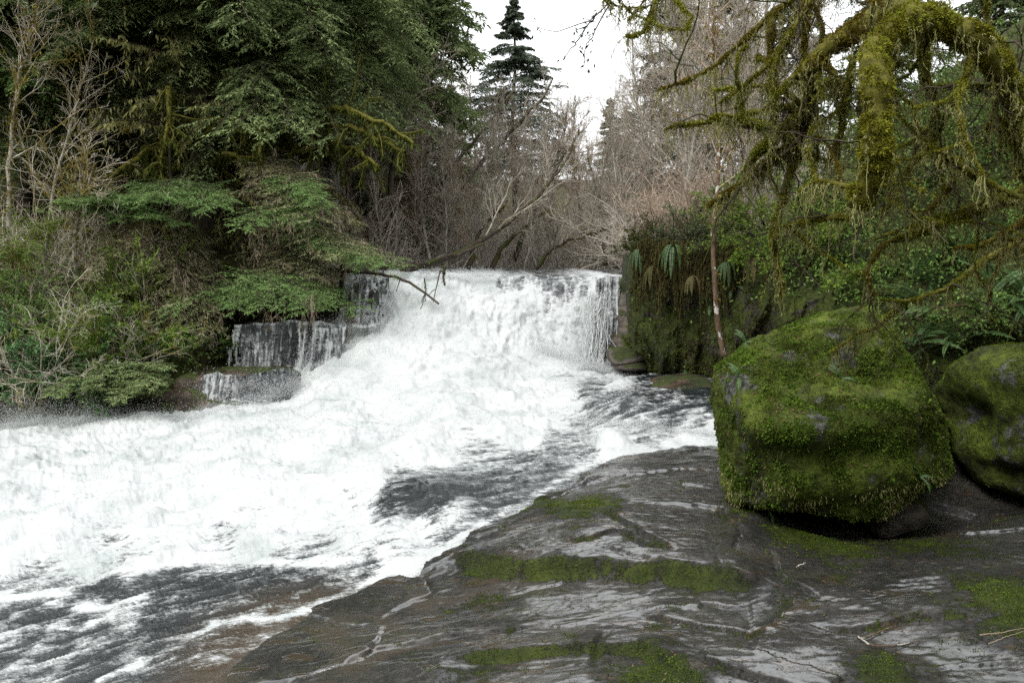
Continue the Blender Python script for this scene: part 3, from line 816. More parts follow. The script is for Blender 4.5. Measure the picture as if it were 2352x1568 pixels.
# ------------------------------------------------------------------ rocks
def hull_rock(pts, name, mat, sub=5, p=16, n1=.04, n2=.015, seed=1, parent=None, squash=(1, 1, 1), bare=None, freq=1.6, smo=10, dents=()):
    pts = np.array(pts, float); c = pts.mean(0)
    bm = bmesh.new()
    for v in pts: bm.verts.new((v - c) * 1.02)
    r = bmesh.ops.convex_hull(bm, input=bm.verts)
    bm.normal_update()
    pl = []
    for f in bm.faces:
        n = np.array(f.normal); dd = float(n @ np.array(f.verts[0].co))
        if dd < 0: n, dd = -n, -dd
        if f.calc_area() > 1e-5 and dd > 1e-3: pl.append(np.r_[n, dd])
    bm.free()
    pl = np.array(pl)
    bm = bmesh.new(); bmesh.ops.create_icosphere(bm, subdivisions=sub, radius=1)
    D = np.array([v.co[:] for v in bm.verts]); F = np.array([[v.index for v in f.verts] for f in bm.faces]); bm.free()
    D = nrm(D)
    k = np.clip(D @ pl[:, :3].T, 0, None) / pl[:, 3][None]
    rr = 1.0 / k.max(1)
    V = D * rr[:, None]
    e0 = np.concatenate([F[:, 0], F[:, 1], F[:, 2]]); e1 = np.concatenate([F[:, 1], F[:, 2], F[:, 0]])
    cnt = np.bincount(e0, minlength=len(V))[:, None]
    for _ in range(smo):
        S_ = np.stack([np.bincount(e0, V[e1, j], len(V)) for j in range(3)], 1) / cnt
        V = V * .4 + S_ * .6
    for _ in range(1):
        nn = fbm(V * freq + seed, 5, .55, seed=seed); n3 = fbm(V * freq * 5 + seed, 4, .6, seed=seed + 3)
        V = V + D * (nn * n1 + n3 * n2)[:, None]
    for (q_, rad_, amt_) in dents:
        g_ = np.exp(-(((V + c - np.asarray(q_)) / np.asarray(rad_)) ** 2).sum(1)); V = V + D * (g_ * amt_)[:, None]
    attrs = {'bare': np.ones(len(V)) if bare is None else bare(V + c)}
    o = MB().add(V + c, tris=F).build(name, mat, parent, smooth_=True, attrs=attrs, loc=c if parent is None else None)
    return o, V + c, F, D

def scatter_on(V, F, n, rng, keep=None):
    a, b, c = V[F[:, 0]], V[F[:, 1]], V[F[:, 2]]
    cr = np.cross(b - a, c - a); ar = np.linalg.norm(cr, axis=1) / 2
    nr = nrm(cr)
    w = ar.copy()
    if keep is not None: w = w * keep((a + b + c) / 3, nr)
    i = rng.choice(len(F), n, p=w / w.sum())
    u, v = rng.rand(n), rng.rand(n); m = u + v > 1; u[m], v[m] = 1 - u[m], 1 - v[m]
    P = a[i] + (b[i] - a[i]) * u[:, None] + (c[i] - a[i]) * v[:, None]
    return P, nr[i]

def moss_cards(mb, P, N, rng, L, Wd, spread=1.0, hang=0.0):
    d = N + rng.normal(size=P.shape) * spread; d[:, 2] -= hang
    cards(mb, P - N * .004, d, N + rng.normal(size=P.shape) * .6, L * rng.uniform(.5, 1.4, len(P)), Wd * rng.uniform(.6, 1.4, len(P)))

# the big boulder
bpts = [at(1640, 850, 7.3), at(1634, 900, 7.2), at(1672, 1150, 6.95), at(1702, 862, 6.6), at(1742, 975, 6.2), at(1780, 1168, 6.2),
        at(1722, 782, 7.4), at(1900, 722, 7.5), at(1992, 704, 7.4), at(2052, 764, 7.0), at(1860, 985, 5.9), at(2065, 950, 6.1), at(2163, 960, 6.8), at(2182, 1090, 6.75),
        at(1880, 1192, 6.1), at(2040, 1192, 6.15), at(2150, 1120, 6.5), at(1720, 830, 9.0), at(2080, 830, 9.0), at(2160, 1000, 9.0), at(1700, 1030, 8.8), at(1850, 1060, 8.6), at(2140, 1040, 9.0)]
b_root = thing('mossy_boulder', atz(1900, 1240, 0), "huge moss-covered boulder with leaning flat left face standing on the wet rock", "boulder")
BL = np.array(b_root.location)
def local(root, fn):
    pass
DENT = [(at(2000, 850, 6.75), (.32, .5, .16), -.26), (at(1940, 770, 6.7), (.45, .5, .13), .10), (at(1800, 880, 6.4), (.40, .5, .13), -.10), (at(1800, 985, 6.1), (.42, .5, .14), .13), (at(2080, 900, 6.6), (.2, .5, .2), .08),
        (at(1900, 1040, 6.0), (.5, .5, .10), -.07), (at(1950, 1110, 6.0), (.35, .5, .14), .09), (at(1850, 1180, 6.2), (.3, .5, .12), -.10), (at(2080, 1080, 6.3), (.22, .5, .14), .08), (at(1735, 1080, 6.4), (.06, .5, .5), -.05), (at(2130, 1170, 6.5), (.3, .6, .14), -.2)]
bo, BV, BF, BD = hull_rock(bpts, 'stone', M['boulder'], 7, 22, .06, .05, 11, None, freq=2.1, smo=2, dents=DENT)
bo.location = bo.location - b_root.location; bo.parent = b_root
mb = MB(); r = rng_(5)
BUP = 1
cl = lambda c, n: np.clip(fbm(c * 3.0, 5, .6, seed=91) + .25, .02, 1) ** 2 * np.where(n[:, 0] < -.75, .15, 1) * (c[:, 1] < 7.7) * smooth(-.75, .2, n[:, 2])
P, N = scatter_on(BV, BF, 110000, r, cl)
moss_cards(mb, P, N, r, .015, .009, 1.0, .25)
lf = mb.build('moss_layer', M['mossleaf'], b_root, loc=BL); lf['kind'] = 'stuff'
mb = MB()
P, N = scatter_on(BV, BF, 16000, r, lambda c, n: (np.clip(fbm(c * 4.2, 4, .6, seed=191) + .02, 0, 1) ** 1.5) * (c[:, 1] < 7.7) * np.where(n[:, 0] < -.75, .1, 1) * (.3 + smooth(.1, -.3, c[:, 0] - 2.4) * .8))
moss_cards(mb, P + N * .006, N, r, .024, .018, .9, .2)
lf = mb.build('leafy_moss', M['leafmoss'], b_root, loc=BL); lf['kind'] = 'stuff'
mb = MB()
low = lambda c, n: np.clip(fbm(c * 4, 3, seed=95) + .1, 0, 1) * ((c[:, 2] < .45) & (c[:, 1] < 7.3)) + 0.01 * (n[:, 2] < .3)
P, N = scatter_on(BV, BF, 5000, r, low)
moss_cards(mb, P, N * .4 + [0, 0, -.3], r, .035, .007, .35, 1.2)
hf = mb.build('hanging_moss', M['mosshang'], b_root, loc=BL); hf['kind'] = 'stuff'

b2 = [at(2140, 890, 8.2), at(2185, 850, 7.9), at(2250, 808, 8.0), at(2340, 785, 7.8), at(2480, 760, 8.0), at(2650, 850, 7.6), at(2700, 1130, 7.2), at(2185, 1045, 7.8), at(2260, 1120, 7.5), at(2352, 1150, 7.1),
      at(2290, 960, 7.3), at(2352, 880, 7.2), at(2450, 1000, 6.9), at(2480, 1170, 6.9), at(2310, 830, 7.6), at(2230, 900, 10.4), at(2500, 900, 10.4), at(2600, 1000, 10.2), at(2230, 1010, 10.4)]
b2_root = thing('mossy_boulder', atz(2400, 1200, 0), "moss-topped boulder with a bare grey slanting face at the right edge", "boulder")
bo2, BV2, BF2, _ = hull_rock(b2, 'stone', M['boulder'], 6, 22, .14, .05, 23, None, smo=3, freq=1.2, dents=[(at(2250, 960, 7.6), (.3, .6, .3), -.22), (at(2340, 860, 7.3), (.3, .5, .15), .12), (at(2350, 1000, 7.0), (.2, .5, .4), .12), (at(2330, 1110, 7.1), (.4, .5, .12), -.15)])
bo2.location = bo2.location - b2_root.location; bo2.parent = b2_root
mb = MB()
P, N = scatter_on(BV2, BF2, 45000, r, lambda c, n: np.clip(fbm(c * 2.1, 4, seed=97) + .35, .03, 1) ** 1.8 * (c[:, 1] < 8.6) * smooth(-.5, .4, n[:, 2]))
moss_cards(mb, P, N, r, .016, .009, 1.0, .25)
lf = mb.build('moss_layer', M['mossleaf'], b2_root, loc=np.array(b2_root.location)); lf['kind'] = 'stuff'

def boxpts(px0, px1, py0, py1, Y0, Y1, jit=0, seed=0, lean=0):
    """eight corners of a block seen at px0..px1, py0..py1 on its front plane Y0, running back to Y1"""
    a = []
    r_ = rng_(seed)
    for (u, v) in ((px0, py0), (px1, py0), (px0 + lean, py1), (px1 + lean, py1)):
        f = at(u, v, Y0); b = f + [0, Y1 - Y0, 0]
        a += [f + r_.normal(size=3) * jit, b + r_.normal(size=3) * jit]
    return a

def rock_thing(pts, label, mat, cat='rock', sub=5, n1=.06, n2=.02, seed=1, name='rock', p=20, freq=1.6, smo=10):
    o, V, F, _ = hull_rock(pts, name, mat, sub, p, n1, n2, seed, freq=freq, smo=smo)
    tag(o, label, cat); return o, V, F

rock_thing(boxpts(520, 790, 742, 850, 15.0, 17.5, .08, 3), "black wet rock step behind the thin side waterfall", M['ledge'], seed=31, name='rock_ledge', n1=.2, freq=1.1, smo=6)
rock_thing(boxpts(385, 700, 852, 935, 14.1, 16.0, .05, 4), "brown wet rock shelf below the thin side waterfall", M['ledge_brown'], seed=32, name='rock_ledge', n1=.16, freq=1.1, smo=6)
rock_thing([at(190, 940, 13.9), at(420, 888, 14.0), at(620, 892, 14.0), at(640, 1010, 13.2), at(400, 1010, 13.2), at(150, 1020, 13.2), at(150, 1000, 15), at(600, 1000, 15.2)], "flat brown bedrock shelf under the left bank shrubs, splashed by white water", M['ledge_brown'], seed=33, name='rock_ledge', n1=.05)
rock_thing([at(790, 735, 15.4), at(900, 735, 15.3), at(805, 655, 16.2), at(880, 640, 16.3), at(780, 800, 15.2), at(880, 800, 15), at(780, 800, 17), at(900, 800, 17), at(800, 650, 17.5), at(890, 650, 17.5)], "black rock poking through the falls at the left end of the lip", M['ledge'], seed=34, n1=.1)
rock_thing([at(735, 760, 14.9), at(800, 745, 15.0), at(740, 840, 14.7), at(790, 830, 14.6), at(740, 830, 16), at(800, 830, 16), at(740, 750, 16), at(800, 750, 16)], "small black rock wrapped in foam right of the side waterfall", M['ledge'], seed=35, n1=.1)
rock_thing([at(1412, 660, 15.0), at(1460, 625, 15.6), at(1500, 620, 15.0), at(1385, 830, 14.4), at(1500, 850, 13.9), at(1375, 770, 15.0), at(1500, 640, 17), at(1405, 650, 17), at(1400, 840, 17), at(1500, 850, 17)], "brown rock buttress at the right end of the falls", M['pillar'], seed=36, n1=.12, name='rock_buttress', sub=6)
rock_thing(boxpts(1412, 1495, 818, 842, 13.2, 14.2, .04, 8), "upper flat grey rock at the foot of the brown buttress", M['pillar'], seed=37, n1=.04)
rock_thing(boxpts(1418, 1500, 838, 862, 13.0, 14.2, .04, 9), "lower flat grey rock at the foot of the brown buttress", M['pillar'], seed=38, n1=.04)
rock_thing(boxpts(1505, 1660, 888, 925, 11.3, 12.8, .05, 10, 10), "low dark rock ledge beneath the mossy cliff beside the small cascade", M['ledge_brown'], seed=39, n1=.05, name='rock_ledge')
rock_thing(boxpts(2020, 2150, 1150, 1235, 6.7, 7.6, .06, 11), "bare grey stone wedged under the big mossy boulder", M['pillar'], seed=40, n1=.04)
rock_thing(boxpts(1800, 1950, 1170, 1240, 7.3, 8.2, .06, 11), "dark stone propping the big mossy boulder from behind, added to fill the shade beneath", M['ledge'], seed=44, n1=.04)  # dark block added so the gap under the boulder reads as deep shade

# mossy cliff and hillside on the right
CC = np.array([(1455, 560, 13.6), (1455, 700, 13.2), (1462, 800, 13.1), (1490, 860, 13.2), (1640, 560, 12.6), (1640, 700, 12.1), (1640, 880, 12.1), (1850, 600, 11), (1850, 750, 10.5), (1850, 900, 10.5),
               (2100, 500, 10.6), (2100, 700, 9.7), (2100, 900, 9.4), (2400, 400, 9.8), (2400, 700, 8.9), (2400, 1000, 8.6), (2700, 300, 9), (2700, 900, 7.7), (1640, 500, 13.6), (1455, 500, 14.6), (1850, 400, 13.2),
               (1850, 200, 16.5), (2100, 200, 14), (2400, 100, 12.5), (2700, 0, 11.5), (3000, 300, 8), (3000, 900, 6.5)], float)
cinv = TPS(CC[:, :2], 1 / CC[:, 2], 1e-4)
cpx = np.concatenate([np.arange(1452, 1760, 3.0), np.arange(1760, 3000, 6.0)])
tt = np.linspace(0, 1, 190)
topy = np.interp(cpx, [1455, 1650, 1800, 1950, 2150, 2400, 3000], [556, 548, 520, 450, 330, 200, 100])
boty = np.interp(cpx, [1452, 1478, 1500, 1560, 1640, 3000], [800, 812, 880, 890, 895, 1100])
CU = np.repeat(cpx[:, None], len(tt), 1); CV = topy[:, None] + (boty - topy)[:, None] * tt[None]
CI = np.clip(1 / cinv(np.stack([CU, CV], -1)), 5, 25)
cx = (CU - 1176) / FOC; cy = -(CV - 784) / FOC
dy = math.cos(PITCH) + cy * math.sin(PITCH); dz = cy * math.cos(PITCH) - math.sin(PITCH)
CW = np.stack([cx * CI / dy, CI, CAMZ + dz * CI / dy], -1)
# rounded end, undercut foot and receding top
bulge = fbm(CW * .9, 4, seed=101) * .55 + fbm(CW * np.array([4, 4, 1.6]), 4, seed=103) * .16 + fbm(CW * 9, 3, seed=105) * .04
CW[..., 1] += -bulge - fbm(CW * np.array([1.8, 1.8, .5]), 4, .6, seed=108, ridge=True) * .22 * smooth(14.5, 13.0, CI) * smooth(2100, 1700, CU)
nxb = 14
left = CW[:1] + np.stack([np.linspace(.9, .06, nxb) * .28 - .0, np.linspace(3.2, .0, nxb), np.zeros(nxb)], -1)[:, None]
CW = np.concatenate([left, CW], 0)
topsl = np.clip((np.concatenate([np.full(nxb, 1452.), cpx]) - 1750) / 400, -.12, 1)
bot = CW[:, -1:] + np.stack([np.zeros(8), np.linspace(.15, 1.6, 8), np.linspace(.03, .12, 8)], -1)[None]
ex = np.linspace(7.0, .3, 8)[None]
y0_ = CW[:, :1, 1]
top = np.stack([CW[:, :1, 0] * (y0_ + ex * 1.0) / y0_ + ex * .02, y0_ + ex, CW[:, :1, 2] + ex * .2 * topsl[:, None]], -1)
CW = np.concatenate([top, CW, bot], 1)
cl_root = thing('mossy_cliff', tuple(CW[nxb + 40, -9]), "dark mossy rock cliff and steep fern slope rising right of the falls", "cliff")
CF = grid_faces(*CW.shape[:2])[:, ::-1]
cl_o = MB().add(CW, quads=CF).build('rock_face', M['cliff'], cl_root, smooth_=True, loc=np.array(cl_root.location))
CV_ = CW.reshape(-1, 3); CT = np.concatenate([CF[:, [0, 1, 2]], CF[:, [0, 2, 3]]])
r = rng_(55)
def face_n(n): return n * np.where(n[:, 1:2] > 0, -1, 1)
P, N = scatter_on(CV_, CT, 90000, r, lambda c, n: (np.clip(fbm(c * 1.5, 4, seed=111) + .4, .04, 1) ** 1.5) * (c[:, 1] < 14) * (c[:, 0] < 9) * (c[:, 2] < 5.5))
mb = MB(); moss_cards(mb, P, face_n(N), r, .045, .016, .7, .8)
x_ = mb.build('moss_layer', M['cliffmoss'], cl_root, loc=np.array(cl_root.location)); x_['kind'] = 'stuff'
P, N = scatter_on(CV_, CT, 26000, r, lambda c, n: (np.clip(fbm(c * 1.1, 4, seed=121) + .15, 0, 1) ** 1.2) * (c[:, 1] < 15) * (c[:, 0] < 10) * (.15 + smooth(.8, 1.8, c[:, 2]) + 1.2 * (c[:, 2] < .35)) * (.12 + smooth(3.2, 4.2, c[:, 0])))
mb = MB(); cards(mb, P + face_n(N) * r.uniform(.02, .3, (len(P), 1)), r.normal(size=P.shape), r.normal(size=P.shape) + [0, -1, 1], .05 * r.uniform(.5, 1.5, len(P)), .03)
x_ = mb.build('small_leaves', M['leaf'], cl_root, loc=np.array(cl_root.location)); x_['kind'] = 'stuff'

# ------------------------------------------------------------------ spray
def drops(mb, P, D, L, W_):
    n = len(P)
    D = nrm(D); A = nrm(np.cross(D, np.array([[.3, 1, .2]]))); B = np.cross(D, A)
    L = np.broadcast_to(L, (n,))[:, None]; W_ = np.broadcast_to(W_, (n,))[:, None]
    V = np.stack([P - D * L / 2, P + A * W_ / 2, P + B * W_ / 2, P - A * W_ / 2, P - B * W_ / 2, P + D * L / 2], 1)
    f = np.array([[0, 2, 1], [0, 3, 2], [0, 4, 3], [0, 1, 4], [5, 1, 2], [5, 2, 3], [5, 3, 4], [5, 4, 1]])
    mb.add(V, tris=(np.arange(n)[:, None, None] * 6 + f[None]).reshape(-1, 3))

r = rng_(200)
mb = MB()
SPR = [((0, 975, 13.2), (400, 975, 13.1), 4200, .20, (.1, 0, 1)), ((400, 975, 13.1), (700, 890, 13.9), 2200, .15, (.1, 0, 1)), ((0, 985, 13.2), (250, 990, 13.0), 3200, .42, (-.6, 0, 1)), ((700, 860, 14.3), (790, 740, 15.0), 1600, .16, (-.3, 0, 1)),
       ((800, 655, 16.2), (900, 640, 16.3), 500, .1, (0, 0, 1)), ((900, 640, 16.2), (1150, 636, 16.2), 900, .10, (0, 0, 1)), ((1360, 700, 15.3), (1350, 850, 14.3), 2600, .2, (.1, 0, -1)), ((1400, 660, 15.5), (1370, 830, 14.4), 2200, .12, (.1, 0, -1)),
       ((1230, 780, 15.0), (1330, 840, 14.4), 1500, .2, (0, 0, -1)), ((1320, 960, 9.8), (1640, 1000, 9.5), 1500, .07, (0, 0, 1)), ((460, 910, 14.0), (700, 880, 13.8), 1500, .18, (-.4, 0, 1)), ((820, 700, 15.6), (860, 780, 15.0), 1200, .15, (0, 0, -1)),
       ((1330, 845, 14.0), (1400, 850, 13.8), 1200, .12, (0, 0, 1))]
for a, b, n, sg, dr in SPR:
    A = at(*a); B = at(*b); n = int(n)
    u = r.rand(n)[:, None]
    P = A + (B - A) * u + r.normal(size=(n, 3)) * sg * np.array([.9, .5, .35])
    P += np.array([dr[0], 0, abs(dr[2])]) * (np.abs(r.normal(size=(n, 1))) ** 1.3) * sg * .75
    k = A[1] / 14
    D = np.array(dr) + r.normal(size=(n, 3)) * .45
    sz = .0065 * k * r.uniform(.35, 1.4, n) ** 1.5
    drops(mb, P, D, sz * r.uniform(1, 3.5, n), sz)
    n2 = n * 13
    u = r.rand(n2)[:, None]
    Pm = A + (B - A) * u + r.normal(size=(n2, 3)) * sg * np.array([.7, .5, .22])
    Pm[:, 2] += np.abs(r.normal(size=n2)) ** 1.4 * sg * .42 * (1 if dr[2] > 0 else -1)
    Pm += (fbm(Pm * 1.6, 3, seed=44) * sg * .8)[:, None] * np.array([.3, 0, 1])
    s2 = .0042 * k * r.uniform(.5, 1.5, n2)
    cards(mb, Pm, r.normal(size=(n2, 3)), r.normal(size=(n2, 3)), s2 * 1.6, s2)
tag(mb.build('spray', M['foamdrop']), "white droplets thrown up along the edges of the rapids", "spray", kind='stuff')

# thin side falls: threads of water down the black rock steps
mb = MB()
def threads(px0, px1, py0, py1, Y, n, w, lean=0.0, wig=.02, breakup=.3, drop_y=.0, kx=1.0):
    u = r.rand(n) ** kx
    st = at(0, py0, Y)[2]; en = at(0, py1, Y)[2]
    x0 = at(px0, py0, Y)[0]; x1 = at(px1, py0, Y)[0]
    m = 9
    P = np.empty((n, m, 3)); tt_ = np.linspace(0, 1, m)
    bx = x0 + (x1 - x0) * u
    s0 = np.where(r.rand(n) < breakup, r.uniform(0, .7, n), 0); s1 = np.where(r.rand(n) < breakup, np.minimum(1, s0 + r.uniform(.15, .6, n)), 1)
    q = s0[:, None] + (s1 - s0)[:, None] * tt_
    P[..., 0] = bx[:, None] + np.cumsum(r.normal(size=(n, m)) * wig, 1) * .7 + lean * q
    P[..., 1] = Y - .05 - .28 * q ** 1.5 + r.normal(size=(n, 1)) * .03
    P[..., 2] = st + (en - st) * q
    R = w * r.uniform(.3, 1.2, (n, 1)) ** 1.5 * (1 + .4 * r.normal(size=(n, m)))
    tubes(mb, P, np.clip(R, .001, None), 4)
VL = []
def veil(px0, px1, py0, py1, Y, lv, lean=0.0, out=.3, seed=0, soft=''):
    n, m = int((px1 - px0) / 1.6), int((py1 - py0) / 2.2)
    A = at(px0, py0, Y); B = at(px1, py0, Y); z1 = at(px0, py1, Y)[2]
    u = np.linspace(-.04, 1.04, n)[:, None] * np.ones(m); q = np.ones(n)[:, None] * np.linspace(0, 1, m)
    wb = fbm(np.stack([u * 3 + seed, q * .8, 0 * u], -1), 3) 
    X = A[0] + (B[0] - A[0]) * u + lean * q + wb * .05
    YY_ = Y - .04 - out * (q ** 1.4) + wb * .12
    ZZ = A[2] + (z1 - A[2]) * q + .03 * (q < .01) + fbm(np.stack([X * 3, 0 * X, 0 * X + seed], -1), 3) * .07 + fbm(np.stack([X * 1.1, 0 * X, 0 * X + seed + 4], -1), 2) * .22 * (1 - q)
    st_ = fbm(np.stack([X * 10, q * .9 + wb, 0 * X + seed], -1), 4, .6, seed=7) + .5 * fbm(np.stack([X * 34, q * 3.5, 0 * X + seed], -1), 3, .6, seed=9) + .35 * fbm(np.stack([X * 4, q * 1.2, 0 * X + seed], -1), 3, seed=13)
    V_ = np.stack([X, YY_ - st_ * .03, ZZ], -1)
    rag = fbm(np.stack([X * 9, ZZ * 6, 0 * X + seed], -1), 3, .6, seed=19) * .12
    dl_ = u + rag; 
    e_ = 0
    if 'S' in soft: e_ = e_ + smooth(.16, .0, dl_)
    if 'S' in soft: e_ = e_ + smooth(.84, 1.0, dl_)
    al = lv + st_ * .95 + smooth(.88, 1, q) * .5 + smooth(.06, 0, q) * .25 + e_ * .9
    keep = np.ones(dl_.shape, bool)
    if True: keep &= dl_ > .02 + .1 * (st_ < 0)
    if True: keep &= dl_ < .97
    if 'h' in soft: keep &= (al > .30)
    VL.append((V_, al, keep))
veil(525, 705, 741, 848, 14.92, .46, 0, .22, 1, 'R')
veil(685, 800, 744, 850, 14.75, .62, -.10, .30, 2, 'Rh')
veil(462, 540, 860, 918, 14.02, .60, -.05, .18, 3, '')
veil(530, 690, 862, 918, 13.98, .30, -.12, .15, 4, 'R')
veil(806, 896, 640, 748, 15.25, .42, -.14, .35, 5, 'LRh')
veil(725, 800, 752, 850, 14.5, .62, -.12, .3, 6, 'LRh')
veil(1362, 1428, 642, 850, 14.95, .62, -.16, .75, 7, 'h')
vm = MB(); va = []
for V_, a_, k_ in VL:
    f_ = grid_faces(*V_.shape[:2]); vm.add(V_, quads=f_[k_.ravel()[f_].all(1)]); va.append(a_.ravel())
o = vm.build('waterfall', M['water'], smooth_=True, attrs={'foam': np.concatenate(va), 'shallow': np.zeros(sum(map(len, va)))}); tag(o, kind='structure')
threads(1350, 1405, 670, 845, 14.5, 90, .007, -.12, .03, .8)
tag(mb.build('waterfall', M['foamdrop']), kind='structure')

# ------------------------------------------------------------------ trees: builders
def sprays(mbt, mbn, P, R, rng, nt=26, ns=7, npc=4, tw=.42, cl_=.07, cw=.018, grav=-.25, tgrav=-.5):
    """flat drooping conifer boughs: side twigs left and right, twiglets on those, needle faces on all"""
    T, TR = grow(P, R, nt, rng, (.12, .98), (50, 75), tw, .45, .10, 5, 0, tgrav, planar=True, minr=.0018, tl=.65)
    S, SR = grow(T, TR, ns, rng, (.1, .95), (40, 65), .38, .6, .08, 3, 0, tgrav * .8, planar=True, minr=.0012, tl=.5)
    if mbt is not None:
        tubes(mbt, T, TR, 3)
    along_cards(mbn, S, rng, npc, cl_, cw, 45, .15)
    along_cards(mbn, T, rng, npc * 3, cl_ * 1.1, cw, 55, .15)
    along_cards(mbn, P, rng, npc * 6, cl_ * 1.2, cw, 60, .1)

def trunk_line(base, top, n, rng, wob=.05):
    b = np.asarray(base, float); t_ = np.asarray(top, float)
    P = b + (t_ - b) * np.linspace(0, 1, n)[:, None]
    off = np.cumsum(rng.normal(size=(n, 3)) * wob, 0); off[:, 2] = 0; off -= off[0]
    return P + off

def bough_axes(trunk, zlo, zhi, n, lmax, lmin, rng, rise=.15, grav=-.7, az=None, r0=.035, npt=7, shape=.8):
    """branch curves leaving a trunk between two heights, longer low down"""
    zs = np.sort(rng.uniform(0, 1, n) ** .85)
    z = zlo + (zhi - zlo) * zs
    tx = np.interp(z, trunk[:, 2], trunk[:, 0]); ty = np.interp(z, trunk[:, 2], trunk[:, 1])
    a = rng.uniform(0, 2 * math.pi, n) if az is None else rng.uniform(az[0], az[1], n)
    L = (lmin + (lmax - lmin) * (1 - zs) ** shape) * rng.uniform(.65, 1.1, n)
    d = np.stack([np.cos(a), np.sin(a), np.full(n, rise) + rng.normal(size=n) * .08], 1); d = nrm(d)
    P = np.empty((n, npt, 3)); P[:, 0] = np.stack([tx, ty, z], 1)
    for j in range(1, npt):
        d = d + rng.normal(size=(n, 3)) * .07; d[:, 2] += grav / npt; d = nrm(d)
        P[:, j] = P[:, j - 1] + d * (L / (npt - 1))[:, None]
    R = (r0 * L / lmax)[:, None] * np.linspace(1, .2, npt)[None]
    return P, np.maximum(R, .004)

def conifer(name, base, top, label, cat, rng, tr=.2, z0=.25, nb=60, lmax=3.0, lmin=.4, mat='needle', bark='bark_dark', grav=-.7, nt=22, ns=6, npc=3, cl_=.09, cw=.025, az=None, rise=.1, extra=None, dead=0, shape=.8, group=None, mossy=0, tw=.42, tgrav=-.5, hang=0, front=0):
    base = np.asarray(base, float); top = np.asarray(top, float)
    root = thing(name, base, label, cat, group)
    tl_ = trunk_line([0, 0, -.3], top - base, 14, rng, .04)
    H = (top - base)[2]
    mb = MB(); R = tr * (1 - np.linspace(0, 1, 14) * .82); R[0] *= 1.5; R[1] *= 1.1
    tubes(mb, resample(np.c_[tl_, R], 40)[None, :, :3], resample(np.c_[tl_, R], 40)[None, :, 3], 10)
    mb.build('trunk', M[bark], root, smooth_=True)
    P, Rb = bough_axes(tl_, H * z0, H * .985, nb, lmax, lmin, rng, rise, grav, az, r0=tr * .2, shape=shape)
    if front:
        P2, R2 = bough_axes(tl_, H * z0, H * .8, front, lmax, lmax * .6, rng, rise, grav, (-2.9, -.25), r0=tr * .2)
        P = np.concatenate([P, P2]); Rb = np.concatenate([Rb, R2])
    if extra is not None:
        E = np.stack([resample(np.array(e) - base, 7) for e in extra]); P = np.concatenate([P, E]); Rb = np.concatenate([Rb, np.tile(np.linspace(.04, .008, 7), (len(E), 1))])
    mt, mn = MB(), MB()
    tubes(mt, P, Rb, 4)
    sprays(mt, mn, P, Rb, rng, nt, ns, npc, tw, cl_, cw, tgrav=tgrav)
    if dead:
        D_, DR = bough_axes(tl_, H * .06, H * (z0 + .12), dead, lmax * .8, lmax * .3, rng, 0, -.5, az, r0=tr * .16)
        tubes(mt, D_, DR, 4)
        k1, k1r = grow(D_, DR, 12, rng, (.15, 1), (30, 70), .45, .5, .25, 5, 0, -.5, minr=.003)
        k2, k2r = grow(k1, k1r, 6, rng, (.1, 1), (30, 70), .5, .6, .25, 4, 0, -.5, minr=.002)
        tubes(mt, k1, k1r, 3); tubes(mt, k2, k2r, 3)
        if mossy:
            mm = MB()
            for PP, n_, w_ in ((D_, 110, .05), (k1, 10, .035)):
                along_cards(mm, PP, rng, n_, .16, w_, 80, 1.3, flat=False)
            tag(mm.build('hanging_moss', M['mosshang'], root), kind='stuff')
    mt.build('branches', M['twig_red'] if hang else M['bark_dark'], root)
    mn.build('crown', M[mat], root)
    return root

def bare_tree(root, line, r0, rng, nb=14, lv=3, ratio=.42, barkm='bark_alder', twigm='twig_grey', up=.25, ang=(25, 60), t0=.25, catk=0, nc=(7, 5), minr=.004, tr_end=.25, moss=0, curve=.14, grav=0):
    P = resample(line, 14)[None]; P[0, 1:-1] += rng.normal(size=(12, 3)) * r0 * .3
    R = (r0 * np.linspace(1, tr_end, 14))[None]
    mb = MB(); tubes(mb, P, R, 7); mb.build('trunk', M[barkm], root, smooth_=True)
    mt = MB()
    a, ar = grow(P, R, nb, rng, (t0, .99), ang, ratio, .42, curve, 7, up, grav, minr=minr, taper=.3)
    b, br = grow(a, ar, nc[0], rng, (.2, 1), (25, 60), .5, .5, curve, 5, up * .6, grav, minr=minr * .8)
    tubes(mt, a, ar, 4); tubes(mt, b, br, 3)
    last = b
    if lv > 2:
        c, cr_ = grow(b, br, nc[1], rng, (.15, 1), (25, 60), .55, .6, curve, 4, up * .4, grav, minr=minr * .6)
        tubes(mt, c, cr_, 3); last = c
    mt.build('branches', M[twigm], root)
    if catk:
        sel = last[rng.rand(len(last)) < catk]
        mc = MB(); e = sel[:, -1]
        cards(mc, e, np.tile([0, 0, -1.0], (len(e), 1)) + rng.normal(size=e.shape) * .15, rng.normal(size=e.shape), .09, .018)
        tag(mc.build('catkins', M['catkin'], root), kind='stuff')
    if moss:
        mm = MB(); along_cards(mm, np.concatenate([P[:, :7] if False else P]), rng, int(moss), .10, .035, 80, .5, flat=False)
        along_cards(mm, a, rng, 12, .09, .03, 80, 1.0, flat=False)
        tag(mm.build('moss', M['mossgold'], root), kind='stuff')
    return root

# ------------------------------------------------------------------ left bank: conifers
def ground_pt(px, Y):
    x = at(px, 600, Y)[0]
    return np.array([x, Y, tz(x, Y) - .05])

def top_pt(px, Y, h, base):
    return np.array([at(px, 300, Y)[0], Y, base[2] + h])

